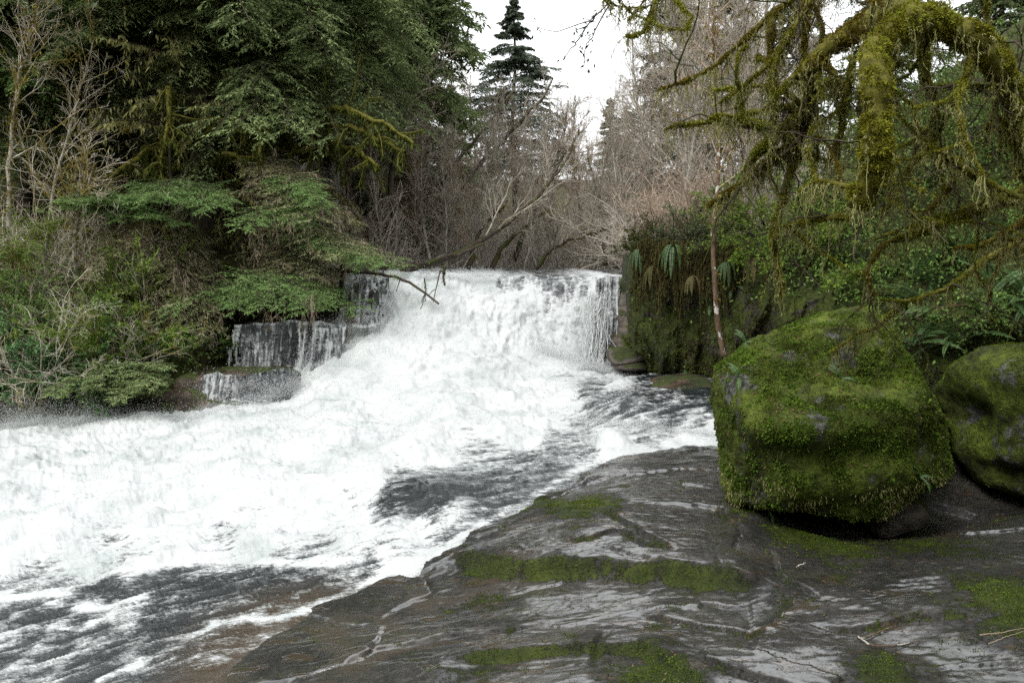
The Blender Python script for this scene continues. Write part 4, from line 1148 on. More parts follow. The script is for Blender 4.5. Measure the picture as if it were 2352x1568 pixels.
HC = [  # px base, px top, Y, height, options, label
    (690, 705, 18.6, 15, dict(tr=.24, z0=.24, nb=120, lmax=3.9, lmin=1.2, grav=-1.1, mat='needle', dead=16, mossy=1, bark='bark_pale', hang=0), "wide hemlock with a pale trunk whose boughs overhang the left end of the falls"),
    (450, 500, 17.6, 15, dict(tr=.26, z0=.34, nb=100, lmax=4.2, lmin=1.4, grav=-1.0, mat='needle', dead=20, mossy=1), "dark-trunked hemlock with mossy dead limbs in the middle of the left bank"),
    (205, 225, 19.5, 15, dict(tr=.2, z0=.42, nb=70, lmax=3.2, lmin=1.0, grav=-1.0, mat='needle', dead=8, mossy=1, bark='bark_pale'), "slender grey hemlock trunk behind the bare shrubs at left"),
    (110, 100, 22, 15, dict(tr=.24, z0=.3, nb=80, lmax=3.6, lmin=1.0, grav=-.9, mat='needle', bark='bark_pale', dead=6), "thick grey conifer trunk nearest the left edge behind the shrubs"),
    (290, 285, 20.5, 13, dict(tr=.15, z0=.12, nb=90, lmax=3.0, lmin=1.0, grav=-1.0, mat='needle', dead=8, mossy=1), "hemlock with drooping green boughs between the grey trunk and the dark-trunked hemlock"),
    (60, 70, 19, 13, dict(tr=.14, z0=.16, nb=90, lmax=2.8, lmin=1.0, grav=-1.0, mat='needle', dead=6), "hemlock with green boughs behind the curved white-twigged maple"),
    (560, 565, 19.6, 14, dict(tr=.15, z0=.22, nb=80, lmax=2.8, lmin=1.0, grav=-1.0, mat='needle_olive', dead=10, mossy=1), "olive-green hemlock standing between the dark-trunked one and the wide overhanging one"),
    (-60, -50, 17.5, 14, dict(tr=.22, z0=.3, nb=90, lmax=3.4, lmin=1.0, grav=-1.0, mat='needle_bright', dead=6, mossy=1), "yellow-green hemlock cut off by the left edge of the frame"),
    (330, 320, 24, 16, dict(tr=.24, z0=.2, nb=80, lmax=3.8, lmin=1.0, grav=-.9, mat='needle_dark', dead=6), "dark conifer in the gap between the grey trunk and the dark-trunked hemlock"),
    (405, 408, 21.5, 16, dict(tr=.16, z0=.5, nb=60, lmax=2.6, lmin=.8, grav=-.9, mat='needle_dark', bark='bark_pale', dead=10), "pale thin conifer trunk just left of the dark-trunked hemlock"),
    (625, 620, 23, 16, dict(tr=.19, z0=.4, nb=80, lmax=3.4, lmin=1.0, grav=-.9, mat='needle_dark', bark='bark_pale', dead=8), "pale straight conifer trunk left of the wide overhanging hemlock"),
    (765, 775, 22, 16, dict(tr=.17, z0=.4, nb=90, lmax=3.2, lmin=1.0, grav=-.9, mat='needle', bark='bark_pale', dead=8), "pale conifer trunk directly right of the wide overhanging hemlock"),
    (880, 885, 24, 15, dict(tr=.18, z0=.42, nb=100, lmax=3.3, lmin=1.0, grav=-.9, mat='needle', dead=6), "conifer with a dark trunk standing at the right end of the left-bank forest"),
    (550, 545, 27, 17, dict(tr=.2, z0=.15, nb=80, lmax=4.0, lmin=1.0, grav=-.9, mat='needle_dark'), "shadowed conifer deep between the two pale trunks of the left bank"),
    (930, 955, 29, 14, dict(tr=.18, z0=.3, nb=90, lmax=3.0, lmin=.6, grav=-.5, mat='needle', rise=.0), "conifer whose short level boughs edge the white sky gap on its left"),
    (20, 0, 27, 17, dict(tr=.24, z0=.15, nb=80, lmax=4.2, lmin=1.0, grav=-.9, mat='needle_dark'), "dark conifer in the far upper left corner behind the grey trunk"),
    (240, 245, 30, 18, dict(tr=.24, z0=.12, nb=80, lmax=4.5, lmin=1.0, grav=-.9, mat='needle_dark'), "tall dark conifer filling the background left of the slender grey trunk"),
    (720, 715, 33, 18, dict(tr=.24, z0=.12, nb=80, lmax=4.5, lmin=1.0, grav=-.9, mat='needle_dark'), "tall dark conifer in the background behind the wide overhanging hemlock"),
]
for i, (pb, pt, Y, H, kw, lab) in enumerate(HC):
    b = ground_pt(pb, Y); t_ = top_pt(pt, Y, H, b)
    kw = dict(kw); 
    kw['front'] = 90 if Y < 21 else 50
    if Y > 21: kw.update(cl_=.17, cw=.06, nt=24, ns=6)
    else: kw.update(cl_=.095, cw=.026, nt=30, ns=9, npc=5)
    conifer('conifer', b, t_, lab, 'conifer', rng_(300 + i), **kw)

def side_limbs(tree, paths, seed):
    r_ = rng_(seed); b = np.array(tree.location)
    for pl in paths:
        C = resample(np.array([at(*p) for p in pl]) - b, 22); C[1:-1] += fbm(C[1:-1, None] * 3 + np.arange(3)[None, :, None] * 9, 3) * .12
        R_ = np.linspace(.085, .03, 22) * (1 + .3 * fbm(np.c_[np.arange(22) * .6, np.full(22, seed), np.zeros(22)], 2))
        mb_ = MB(); tubes(mb_, C[None], R_[None], 8)
        a_, ar_ = grow(C[None], R_[None], 14, r_, (.2, 1), (35, 80), .3, .4, .2, 6, 0, -.6, minr=.008); tubes(mb_, a_, ar_, 4)
        lo = mb_.build('mossy_limb', M['limb_moss'], tree, smooth_=True)
        mm = MB(); along_cards(mm, C[None], r_, 900, .16, .035, 80, .9, flat=False); along_cards(mm, a_, r_, 60, .11, .028, 80, 1.2, flat=False)
        tag(mm.build('moss', M['cliffmoss'], lo), kind='stuff')
TREES = {o['label']: o for o in bpy.data.objects if o.get('category') == 'conifer'}
side_limbs([o for k, o in TREES.items() if k.startswith('wide hemlock')][0], [[(690, 340, 18.2), (715, 262, 17.2), (790, 245, 16.4), (880, 285, 15.8), (950, 330, 15.6)], [(695, 330, 18.2), (750, 285, 17.0), (840, 300, 16.2), (930, 350, 15.8)], [(690, 350, 18.2), (640, 300, 17.0), (590, 300, 16.4), (580, 370, 16.0)], [(690, 370, 18.2), (760, 330, 17.0), (820, 345, 16.3), (870, 385, 15.9)]], 391)
side_limbs([o for k, o in TREES.items() if k.startswith('dark-trunked')][0], [[(452, 330, 17.3), (400, 270, 16.4), (390, 190, 15.9), (385, 300, 15.6), (360, 400, 15.5)], [(450, 300, 17.3), (380, 330, 16.4), (300, 370, 15.8), (235, 430, 15.5)], [(455, 310, 17.3), (520, 280, 16.4), (600, 290, 15.8), (600, 370, 15.6)], [(455, 390, 17.3), (520, 350, 16.4), (600, 385, 15.9), (650, 400, 15.8)], [(450, 410, 17.3), (400, 385, 16.3), (330, 400, 15.8)]], 392)

r = rng_(390)
BGC = [(-80, 31), (40, 35), (110, 29), (170, 38), (250, 34), (330, 30), (400, 36), (460, 28.5), (520, 34), (590, 30), (650, 37), (690, 29), (760, 31), (820, 36), (860, 29.5), (915, 33), (-200, 27), (300, 26), (150, 25.5), (680, 25.5), (20, 23.5)]
for i, (px, Y) in enumerate(sorted(BGC)):
    b = ground_pt(px, Y)
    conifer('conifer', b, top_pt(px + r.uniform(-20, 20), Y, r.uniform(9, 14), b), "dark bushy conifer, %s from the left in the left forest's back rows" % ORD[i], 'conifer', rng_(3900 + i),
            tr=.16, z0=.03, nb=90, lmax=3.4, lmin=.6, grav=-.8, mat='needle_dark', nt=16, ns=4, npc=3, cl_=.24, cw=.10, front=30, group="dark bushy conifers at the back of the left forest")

# low drooping hemlock boughs over the bank: young trees whose sprays reach out to the water
def young(pb, Y, h, targets, lab, mat, seed, hangn=0, cl_=.06, cw=.017, tr=.07, lean=0):
    b = ground_pt(pb, Y); r_ = rng_(seed)
    root = thing('young_hemlock', b, lab, 'hemlock')
    top = np.array([lean, 0, h]); tl_ = trunk_line([0, 0, -.2], top, 10, r_, .03)
    mb = MB(); tubes(mb, tl_[None], np.linspace(tr, tr * .3, 10)[None], 7); mb.build('trunk', M['bark_dark'], root, smooth_=True)
    E = []
    for (x0, y0, Y0, x1, y1, Y1, sag) in targets:
        for k in range(5):
            A = at(x0, y0, Y0) - b; B = at(x1, y1, Y1) - b
            a0 = A + r_.normal(size=3) * .06; b0 = B + r_.normal(size=3) * np.array([.38, .45, .07])
            t1 = np.linspace(0, 1, 7)[:, None]
            C = a0 + (b0 - a0) * t1; C[:, 2] += (np.sin(t1[:, 0] * math.pi) * sag); C += r_.normal(size=C.shape) * .02
            E.append(C)
    E = np.array(E); R = np.tile(np.linspace(.022, .005, 7), (len(E), 1))
    mt, mn = MB(), MB(); tubes(mt, E, R, 4)
    sprays(mt, mn, E, R, r_, 26, 8, 5, .36, cl_, cw * .8, tgrav=-.3)
    mn.build('foliage', M[mat], root)
    if hangn:
        k1, k1r = grow(E, R, hangn, r_, (.1, .95), (60, 90), .4, .5, .12, 6, 0, -2.2, minr=.003)
        k2, k2r = grow(k1, k1r, 7, r_, (.1, 1), (20, 50), .5, .6, .2, 4, 0, -.9, minr=.002)
        md = MB(); tubes(md, k1, k1r, 3); tubes(md, k2, k2r, 3)
        along_cards(md, k2, r_, 7, .06, .010, 40, .3, flat=False)
        md.build('dead_twigs', M['deadtwig'], root)
    mt.build('branches', M['bark_dark'], root)
    return root
young(430, 16.6, 2.6, [(425, 450, 16.3, 345, 455, 15.2, .12), (430, 440, 16.3, 500, 470, 15.0, .15), (425, 430, 16.3, 420, 465, 14.8, .2)], "small hemlock with a bright flat tuft of green above the bare shrubs", 'needle_bright', 401)
young(600, 16.8, 3.6, [(590, 378, 16.6, 705, 428, 15.5, .16), (600, 380, 16.6, 575, 405, 15.4, .1), (605, 435, 16.6, 790, 505, 15.4, .22), (610, 500, 16.6, 840, 592, 15.1, .22), (600, 560, 16.5, 720, 640, 15.2, .12)],
      "arching hemlock with a brown skirt of dead twigs sweeping right towards the falls", 'needle_olive', 402, 7)
young(640, 16.5, 3.4, [(640, 410, 16.0, 745, 470, 15.0, .16), (650, 530, 16.0, 850, 598, 14.9, .15), (640, 470, 16.0, 700, 520, 14.9, .12)],
      "hemlock with fresh green spray tips sweeping down towards the log at the falls lip", 'needle_bright', 412, 2)
young(540, 16.0, 1.6, [(560, 640, 15.9, 680, 660, 14.9, .2), (560, 650, 15.9, 800, 700, 14.8, .2), (540, 660, 15.9, 600, 700, 14.7, .12), (530, 650, 15.9, 500, 700, 14.8, .15), (560, 650, 15.9, 720, 690, 14.6, .2)],
      "low hemlock reaching bright green sprays over the thin side waterfall", 'needle_bright', 403, 3)
young(385, 16.0, 3.0, [(390, 480, 15.9, 370, 640, 15.2, .2), (385, 520, 15.9, 440, 690, 15.1, .2), (385, 500, 15.9, 410, 740, 15.0, .25), (385, 560, 15.9, 470, 760, 14.9, .2)],
      "drooping brown-green hemlock hanging down the dark bank above the rock shelf", 'needle_olive', 404, 12)
young(270, 15.6, 1.8, [(270, 500, 15.5, 200, 480, 14.8, .15), (280, 490, 15.5, 320, 500, 14.8, .15), (270, 480, 15.5, 260, 470, 14.7, .2)], "small green hemlock half hidden among the white twigs at left", 'needle_bright', 405)
young(780, 17.4, 2.2, [(780, 560, 17.3, 850, 600, 16.6, .15), (780, 570, 17.3, 720, 610, 16.5, .15)], "short hemlock at the left end of the falls lip", 'needle', 406)
young(262, 13.6, .8, [(262, 880, 13.6, 345, 880, 13.2, .12), (262, 870, 13.6, 220, 880, 13.2, .12), (262, 860, 13.6, 300, 870, 13.1, .15), (262, 890, 13.6, 330, 900, 13.3, .05)], "bushy little hemlock at the water's edge left of the brown shelf", 'needle', 407)

# ------------------------------------------------------------------ left bank: shrubs
def leafy(root, r_, w, h, nst, mat, ll, lw, twig='twig_white', leaves=9, lv2=6, nb=9):
    st = np.empty((nst, 8, 3)); a = r_.uniform(0, 2 * math.pi, nst)
    st[:, 0] = np.stack([np.cos(a) * w * .25 * r_.rand(nst), np.sin(a) * w * .25 * r_.rand(nst), np.full(nst, -.1)], 1)
    d = nrm(np.stack([np.cos(a) * w, np.sin(a) * w, np.full(nst, h * 1.3)], 1) + r_.normal(size=(nst, 3)) * .2)
    L = math.hypot(w, h) * r_.uniform(.6, 1.15, nst)
    for j in range(1, 8):
        d[:, 2] -= .10; d += r_.normal(size=d.shape) * .10; d = nrm(d); st[:, j] = st[:, j - 1] + d * (L / 7)[:, None]
    R = np.tile(np.linspace(.013, .004, 8), (nst, 1))
    b, br = grow(st, R, nb, r_, (.2, 1), (25, 70), .42, .6, .18, 5, .1, 0, minr=.003)
    c, cr_ = grow(b, br, lv2, r_, (.1, 1), (25, 70), .5, .6, .2, 4, .05, 0, minr=.0022)
    mb = MB(); tubes(mb, st, R, 4); tubes(mb, b, br, 3); tubes(mb, c, cr_, 3)
    mb.build('stems', M[twig], root)
    if leaves:
        ml = MB(); along_cards(ml, c, r_, leaves, ll, lw, 60, .1, flat=False); along_cards(ml, b, r_, leaves, ll, lw, 60, .1, flat=False)
        ml.build('leaves', M[mat], root)
    return root

# (px, py of its foot-ish centre, Y, width, height, stems, mat, leaf len, leaf wid, twig, leaves, label)
SH = [(60, 14.2, 1.2, 1.4, 26, 'leaf_gloss', .075, .045, 'bark_dark', 5, "glossy dark green shrub low at the left edge above the spray", 13.9),
      (190, 14.2, 1.1, .9, 26, 'leaf_gloss', .07, .042, 'bark_dark', 5, "glossy green shrub above the splashing water left of the small hemlock", 13.8),
      (-60, 13.9, 1.0, 1.0, 20, 'leaf_gloss', .075, .045, 'bark_dark', 5, "glossy green shrub cut by the left edge at the waterline", 13.7),
      (260, 14.6, 1.0, 1.3, 24, 'leaf_spring', .06, .036, 'twig_white', 8, "light green leafing shrub tangled with white twigs above the small hemlock", 14.3),
      (120, 15.0, 1.3, 1.6, 26, 'leaf', .06, .036, 'twig_white', 8, "mid green shrub behind the whitish twig tangle at left", 14.7),
      (330, 15.3, .9, 1.5, 22, 'leaf_spring', .06, .038, 'twig_white', 7, "fresh green bush right of the white twig tangle, under the drooping hemlock", 15.0),
      (450, 15.2, .8, .7, 18, 'leaf', .05, .03, 'bark_dark', 4, "small leafy bush hanging over the dark hollow above the brown shelf", 15.0),
      (560, 15.9, .7, .6, 16, 'leaf', .045, .028, 'bark_dark', 4, "small leafy bush on the bank right above the side waterfall", 15.6),
      (20, 15.8, 1.4, 1.9, 24, 'leaf_spring', .06, .035, 'twig_white', 5, "tall thin green shrub at the left edge behind the bare twigs", 15.5)]
for i, (px, Y, w, h, ns, mt_, ll, lw, tw_, lv, lab, _) in enumerate(SH):
    b = ground_pt(px, Y)
    leafy(thing('leafy_shrub', b, lab, 'shrub'), rng_(500 + i), w, h, ns, mt_, ll, lw, tw_, lv)

BS = [(70, 13.9, 1.5, 1.7, 30, "tangle of whitish bare stems spilling over the left bank"), (200, 14.2, 1.5, 1.5, 30, "whitish bare shrub in the middle of the left bank tangle"),
      (-50, 14.4, 1.5, 2.6, 24, "tall bare whitish shrub at the left edge"), (290, 14.8, 1.1, 1.6, 22, "bare pale shrub arching right above the small hemlock by the water"),
      (120, 15.6, 1.8, 3.0, 26, "tall spreading bare shrub with reddish buds before the dark forest"), (15, 15.2, 1.4, 3.4, 20, "tallest whitish bare shrub before the yellow-green hemlock"),
      (230, 15.6, 1.2, 2.4, 20, "bare twiggy bush in front of the slender grey hemlock trunk")]
for i, (px, Y, w, h, ns, lab) in enumerate(BS):
    b = ground_pt(px, Y)
    leafy(thing('bare_shrub', b, lab, 'shrub'), rng_(540 + i), w, h, int(ns * .55), None, 0, 0, 'twig_white', 0, 6, 9)

def curve_tree(name, pts, r0, lab, cat, seed, Yoff=None, **kw):
    """pts: (px,py,Y) from the foot up"""
    W_ = np.array([at(*p) for p in pts]); root = thing(name, W_[0], lab, cat)
    bare_tree(root, W_ - W_[0], r0, rng_(seed), **kw)
    return root
curve_tree('vine_maple', [(175, 640, 15.0), (168, 560, 14.9), (180, 480, 14.8), (215, 380, 14.7)], .05, "slim vine maple with golden moss on its stem among the left shrubs", 'tree', 560, nb=16, ratio=.7, barkm='bark_alder', twigm='twig_white', moss=260, catk=0, minr=.005, nc=(6, 4))
curve_tree('vine_maple', [(20, 520, 14.6), (25, 300, 14.6), (45, 160, 14.5), (80, 60, 14.4), (90, -60, 14.4)], .045, "curved mossy vine maple with bare white twigs at the upper left", 'tree', 561, nb=24, ratio=.4, barkm='bark_alder', twigm='twig_white', moss=500, minr=.0035, nc=(6, 4))
curve_tree('vine_maple', [(105, 600, 15.5), (120, 440, 15.4), (160, 300, 15.3), (200, 150, 15.2), (215, 90, 15.2)], .04, "thin bare vine maple curving in front of the thick grey trunk", 'tree', 562, nb=20, ratio=.42, twigm='twig_white', minr=.0035, nc=(6, 4), moss=100)

# ------------------------------------------------------------------ bare alder thicket behind the falls
r = rng_(700)
AL = []   # px, Y, height, lean(px shift), kind
protos = []
for k in range(5):
    rt = thing('bare_alder', (0, 0, 0), "x", 'tree')
    hh = 9.0
    ln = np.array([[0, 0, -.3], [.1, .1, 2.5], [.35 * (k - 2) * .4, -.1, 5], [.8 * (k - 2) * .5, .1, 7.2], [1.0 * (k - 2) * .5, 0, hh]])
    bare_tree(rt, ln, .085, rng_(710 + k), nb=26, ratio=.36, twigm=['twig_grey', 'twig_red', 'twig_grey', 'twig_red', 'twig_grey'][k], up=.35, ang=(25, 55), t0=.18, catk=.18 if k in (1, 3) else .03, nc=(8, 6), minr=.0075, moss=160)
    protos.append(rt)
spots = []
cols = list(np.linspace(780, 1760, 60))
for i, px in enumerate(cols):
    Y = [20.5, 25, 30, 22.5, 35][i % 5] + r.uniform(-1, 1)
    tp_ = np.interp(px, [800, 1000, 1050, 1150, 1250, 1330, 1420, 1480, 1550, 1700], [230, 180, 205, 225, 235, 290, 270, 90, -20, -60]) + r.uniform(-25, 70)
    hgt = max(2.5, (592 - tp_) / FOC * Y + CAMZ - 2.0)
    spots.append((px + r.uniform(-8, 8), Y, hgt))
for px in np.linspace(1030, 1500, 14):
    Y = r.uniform(38, 50); tp_ = np.interp(px, [1030, 1250, 1330, 1420, 1500], [250, 270, 300, 290, 200]) + r.uniform(-10, 60)
    spots.append((px, Y, (592 - tp_) / FOC * Y + CAMZ - 2.5))
spots.sort()
ORD += ["sixty-" + k for k in ORD[:9]] + ["seventieth"] + ["seventy-" + k for k in ORD[:9]]
used = set()
for i, (px, Y, h) in enumerate(spots):
    if Y < 24 and 900 < px < 1440 and Y < 23: Y += 2.5
    k = i % 5 if px < 1470 else (0, 2, 4)[i % 3]
    x = at(px, 600, Y)[0]; z = tz(x, Y) - .1
    z = max(z, 1.6)
    s_ = h / 9.0
    red = k in (1, 3)
    lab = ("bare %s alder, %s from the left in the thicket behind the falls" % ("reddish" if red else "grey", ORD[i]))
    if k not in used:
        o = protos[k]; used.add(k); o.location = (x, Y, z); o.scale = (s_,) * 3; o.rotation_euler = (r.uniform(-.1, .1), r.uniform(-.25, .25), r.uniform(0, 6.28)); o['label'] = lab
        o['group'] = "bare alders behind the falls"
    else:
        dup(protos[k], (x, Y, z), r.uniform(0, 6.28), s_, lab, r.uniform(-.12, .12), r.uniform(-.3, .3), "bare alders behind the falls")

# leaning trunks and logs that stand out in the thicket
def lean(pts, r0, lab, seed, **kw):
    d = dict(nb=14, ratio=.35, twigm='twig_grey', barkm='bark_dark', minr=.006, nc=(7, 5), moss=60); d.update(kw)
    curve_tree('leaning_alder', pts, r0, lab, 'tree', seed, **d)
lean([(920, 625, 18.3), (1060, 582, 18.6), (1125, 545, 19), (1200, 488, 19.6), (1260, 425, 20), (1300, 380, 20.4), (1330, 300, 21)], .08, "dark lichened alder leaning far to the right above the falls lip", 720, t0=.3, up=.5)
lean([(1180, 600, 24), (1210, 520, 24), (1255, 430, 24.4), (1300, 350, 25), (1340, 300, 25.4)], .09, "leaning alder with reddish twigs left of the pale gap over the lip", 721, twigm='twig_red', catk=.3)
lean([(1000, 520, 25), (1080, 400, 25), (1150, 330, 25), (1240, 235, 25.5), (1270, 180, 26)], .10, "dark alder leaning right just below the pointed spruce", 722)
lean([(985, 490, 26), (1040, 380, 26), (1110, 300, 26.4), (1180, 210, 27)], .09, "dark alder leaning right, parallel to and left of the one below the spruce", 723)
lean([(1390, 610, 23), (1385, 520, 23), (1370, 430, 23.3), (1350, 360, 23.5)], .07, "dark curved alder stem standing right of the falls centre", 724)
lean([(1075, 618, 22), (1085, 570, 22), (1110, 520, 22.3), (1160, 470, 22.5)], .08, "mossy alder stump stem at the water, leftmost of three along the lip", 725, moss=200)
lean([(1130, 618, 22), (1150, 570, 22), (1190, 530, 22), (1260, 480, 22.5)], .08, "mossy alder stem at the water, middle of three along the lip", 726, moss=200)
lean([(1230, 618, 22), (1265, 570, 22), (1330, 545, 22), (1420, 520, 22)], .06, "low mossy alder stem at the water, rightmost of three along the lip", 727, moss=200, up=.6)
lean([(905, 500, 21), (895, 430, 21), (910, 330, 21), (950, 230, 21.5), (1000, 120, 22)], .08, "dark branching alder against the sky beside the left conifers", 728)

# brush filling the thicket floor
r = rng_(735)
n_ = 4200
bx = r.uniform(-6.5, 11, n_); by = r.uniform(19, 36, n_); bz = np.maximum(terrain_z(np.stack([bx, by], -1)), 1.5)
ok = ~in_poly(np.stack([bx, by], -1), CHANNEL) | (by > 24); bx, by, bz = bx[ok], by[ok], bz[ok]; n_ = len(bx)
P = np.empty((n_, 6, 3)); P[:, 0] = np.stack([bx, by, bz - .1], 1)
d = nrm(r.normal(size=(n_, 3)) * .45 + [0, 0, 1]); LL = r.uniform(.8, 2.6, n_)
for j in range(1, 6):
    d = nrm(d + r.normal(size=d.shape) * .16 - [0, 0, .06]); P[:, j] = P[:, j - 1] + d * (LL / 5)[:, None]
R_ = np.tile(np.linspace(.014, .006, 6), (n_, 1))
mb = MB(); tubes(mb, P, R_, 3)
a_, ar_ = grow(P, R_, 7, r, (.2, 1), (20, 60), .42, .7, .18, 4, .15, 0, minr=.006); tubes(mb, a_, ar_, 3)
tag(mb.build('brush', M['twig_grey']), "dense pale brown bare brush along the river behind the falls", "brush", kind='stuff')

# conifers beyond the thicket
def far_conifer(px, Y, ytop, lmax, lab, seed, mat='needle_far', **kw):
    b = ground_pt(px, Y); t_ = at(px, ytop, Y)
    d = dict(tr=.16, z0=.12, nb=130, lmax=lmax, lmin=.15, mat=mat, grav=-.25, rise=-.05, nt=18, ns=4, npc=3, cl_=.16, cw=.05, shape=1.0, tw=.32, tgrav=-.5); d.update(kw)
    conifer('spruce', b, t_, lab, 'conifer', rng_(seed), **d)
far_conifer(1180, 36, -12, 4.3, "tall pointed spruce standing alone against the white sky", 740, nb=180, lmin=.1, cl_=.13, cw=.045, rise=.12, grav=-.5, tw=.3, z0=.3)
far_conifer(1408, 55, 225, 2.4, "small distant spruce, left one of the pair right of the sky gap", 741)
far_conifer(1440, 50, 240, 2.4, "small distant spruce, right one of the pair right of the sky gap", 742)
far_conifer(1560, 33, -120, 4.2, "dark spruce with level boughs behind the bare twigs right of the sky", 743, nb=150)
far_conifer(1690, 36, -160, 4.0, "dark spruce further right behind the mossy foreground branches", 744, nb=130)
far_conifer(1840, 34, -150, 4.0, "dark spruce rising behind the middle of the mossy branches", 745, mat='needle_dark')
far_conifer(2050, 32, -200, 4.0, "dark spruce hidden behind the hanging moss at upper right", 746, mat='needle_dark')
far_conifer(2280, 30, -200, 4.0, "dark spruce in the upper right corner", 747, mat='needle_dark')
far_conifer(1040, 42, 190, 2.2, "small green spruce left of the pointed spruce above the thicket", 748, mat='needle')
far_conifer(1310, 48, 480, 1.6, "short dark spruce low in the thicket below the sky gap", 749, mat='needle_dark')
far_conifer(870, 40, 60, 3.6, "spruce behind the end of the left-bank forest", 750, mat='needle_dark')

# ------------------------------------------------------------------ moss tufts standing up from the slab
r = rng_(800)
mf = np.clip((S_MOSS + fbm(np.stack([SX, SY, 0 * SX], -1) * 7, 5, .65, seed=66) * 2.2 - .5), 0, 1).ravel()
mf = np.where((SY.ravel() > 2.0) & (SX.ravel() < 6), mf, 0)
ii = r.choice(len(mf), 70000, p=mf / mf.sum())
P = np.stack([SX.ravel()[ii], SY.ravel()[ii], S_Z.ravel()[ii]], 1) + np.c_[r.uniform(-.012, .012, (len(ii), 2)), np.zeros(len(ii))]
mb = MB(); moss_cards(mb, P, np.tile([0, 0, 1.0], (len(P), 1)), r, .011, .006, .8, 0)
tag(mb.build('moss', M['mossleaf']), "short green moss growing in patches and along the ledges of the wet slab", "moss", kind='stuff')

# ------------------------------------------------------------------ ferns
def fern(root, r_, nf=14, L=.8, pw=.075, mat='fern', npin=34, arch=1.1, az=(0, 6.283), brown=0):
    a = r_.uniform(az[0], az[1], nf); n = 10
    P = np.empty((nf, n, 3)); P[:, 0] = 0
    el = r_.uniform(.5, 1.2, nf)
    d = np.stack([np.cos(a) * np.cos(el), np.sin(a) * np.cos(el), np.sin(el)], 1); LL = L * r_.uniform(.65, 1.15, nf)
    for j in range(1, n):
        d[:, 2] -= arch / n * 1.4; d = nrm(d); P[:, j] = P[:, j - 1] + d * (LL / (n - 1))[:, None]
    R = np.tile(np.linspace(.004, .0012, n), (nf, 1))
    for i in range(nf):
        mb = MB(); tubes(mb, P[i:i + 1], R[i:i + 1], 3)
        t_ = np.linspace(.12, 1, npin); x = t_ * (n - 1); k = np.clip(x.astype(int), 0, n - 2); f = x - k
        A = P[i, k]; B = P[i, k + 1]; pos = A + (B - A) * f[:, None]; tn = nrm(B - A)
        sd = nrm(np.cross(tn, np.array([[0, 0, 1.0]])))
        w = pw * np.sin(np.clip(t_ * 1.05, 0, 1) * math.pi) ** .6 * (1 - t_ * .35) + .006
        upn = np.cross(sd, tn)
        for s_ in (1, -1):
            dd = sd * s_ + tn * .35 + r_.normal(size=tn.shape) * .06 - np.array([0, 0, .15])
            cards(mb, pos, dd, upn, w * LL[i] / L * 1.0, LL[i] / npin * 1.0)
        o = mb.build('frond', M['fern_brown' if r_.rand() < brown else mat], root)
    return root

def cliff_hit(px, py):
    """point of the hillside surface at a frame position"""
    i = int(np.clip(np.searchsorted(cpx, px), 0, len(cpx) - 1)) + nxb
    col = CW[i, 8:-8]
    zs = (592 - py) / FOC * col[:, 1] + CAMZ
    k = int(np.argmin(np.abs(zs - col[:, 2])))
    return col[k]
FERNS = [(2200, 600, .9, "sword fern with pale shining fronds high on the slope below the lowest mossy limb"), (2320, 560, .9, "sword fern on the slope at the right edge, level with the lowest mossy limb"),
         (2080, 640, .8, "sword fern just above the peak of the big boulder"), (2120, 720, .95, "sword fern directly behind the right shoulder of the big boulder"), (2260, 680, .9, "sword fern in the middle of the fern slope at right"),
         (2180, 790, .9, "sword fern with some dead brown fronds between the two boulders"), (2330, 700, .9, "sword fern drooping above the right-hand boulder at the frame edge"), (2060, 790, .7, "dark sword fern low behind the boulder's right slope"),
         (2390, 620, .9, "sword fern partly cut off by the right edge of the frame"), (1985, 600, .6, "small fern among bright leaves above the big boulder")]
fp = []
for k in range(3):
    fp.append(fern(thing('sword_fern', (0, 0, 0), "x", 'fern'), rng_(820 + k), 18, .8, .075, brown=.25 if k == 2 else .04))
for i, (px, py, sc_, lab) in enumerate(FERNS):
    p = cliff_hit(px, py) + np.array([0, -.15, 0]); k = 2 if 'brown' in lab else i % 2
    rot = r.uniform(0, 6.28)
    if fp[k]['label'] == 'x':
        o = fp[k]; o.location = p; o['label'] = lab; o.rotation_euler = (.5, 0, rot); o.scale = (sc_,) * 3; o['group'] = "sword ferns on the slope"
    else:
        dup(fp[k], p, rot, sc_, lab, .5, 0, "sword ferns on the slope")
# little licorice ferns on the boulder and the cliff
def surf(V, px, py, ymax=7.8):
    q = V[V[:, 1] < ymax]; sx_ = 1176 + FOC * q[:, 0] / q[:, 1]; sy_ = 592 - (q[:, 2] - CAMZ) / q[:, 1] * FOC
    d_ = (sx_ - px) ** 2 + (sy_ - py) ** 2 + (q[:, 1] - 5) * 60
    return q[int(np.argmin(d_))]
lf_ = None
for px, py, V_, ym, lab in [(1705, 775, BV, 7.8, "small fern on the top left shoulder of the big boulder"), (1700, 870, BV, 7.8, "small fern low on the left front edge of the big boulder"), (2130, 1105, BV, 7.8, "tiny bright fern on the lower right of the big boulder"),
                            (1940, 870, BV, 7.8, "tiny dark fern in the middle of the big boulder's face"), (1770, 1195, BV, 7.8, "small fern at the lower left foot of the big boulder"),
                            (1690, 660, CV_, 14, "small fern on the cliff beside the mottled thin trunk"), (1630, 700, CV_, 14, "small fern on the mossy cliff left of the mottled thin trunk"), (1575, 850, CV_, 14, "small fern low on the mossy cliff above the dark ledge")]:
    p = surf(V_, px, py, ym) + np.array([0, -.02, 0])
    if lf_ is None:
        lf_ = fern(thing('small_fern', p, lab, 'fern', "small ferns on boulder and cliff"), rng_(840), 6, .15, .02, npin=14, arch=1.4); lf_.rotation_euler = (.6, 0, 0)
    else: dup(lf_, p, r.uniform(-1, 1), 1.0 if ym < 10 else 1.6, lab, .6, 0)

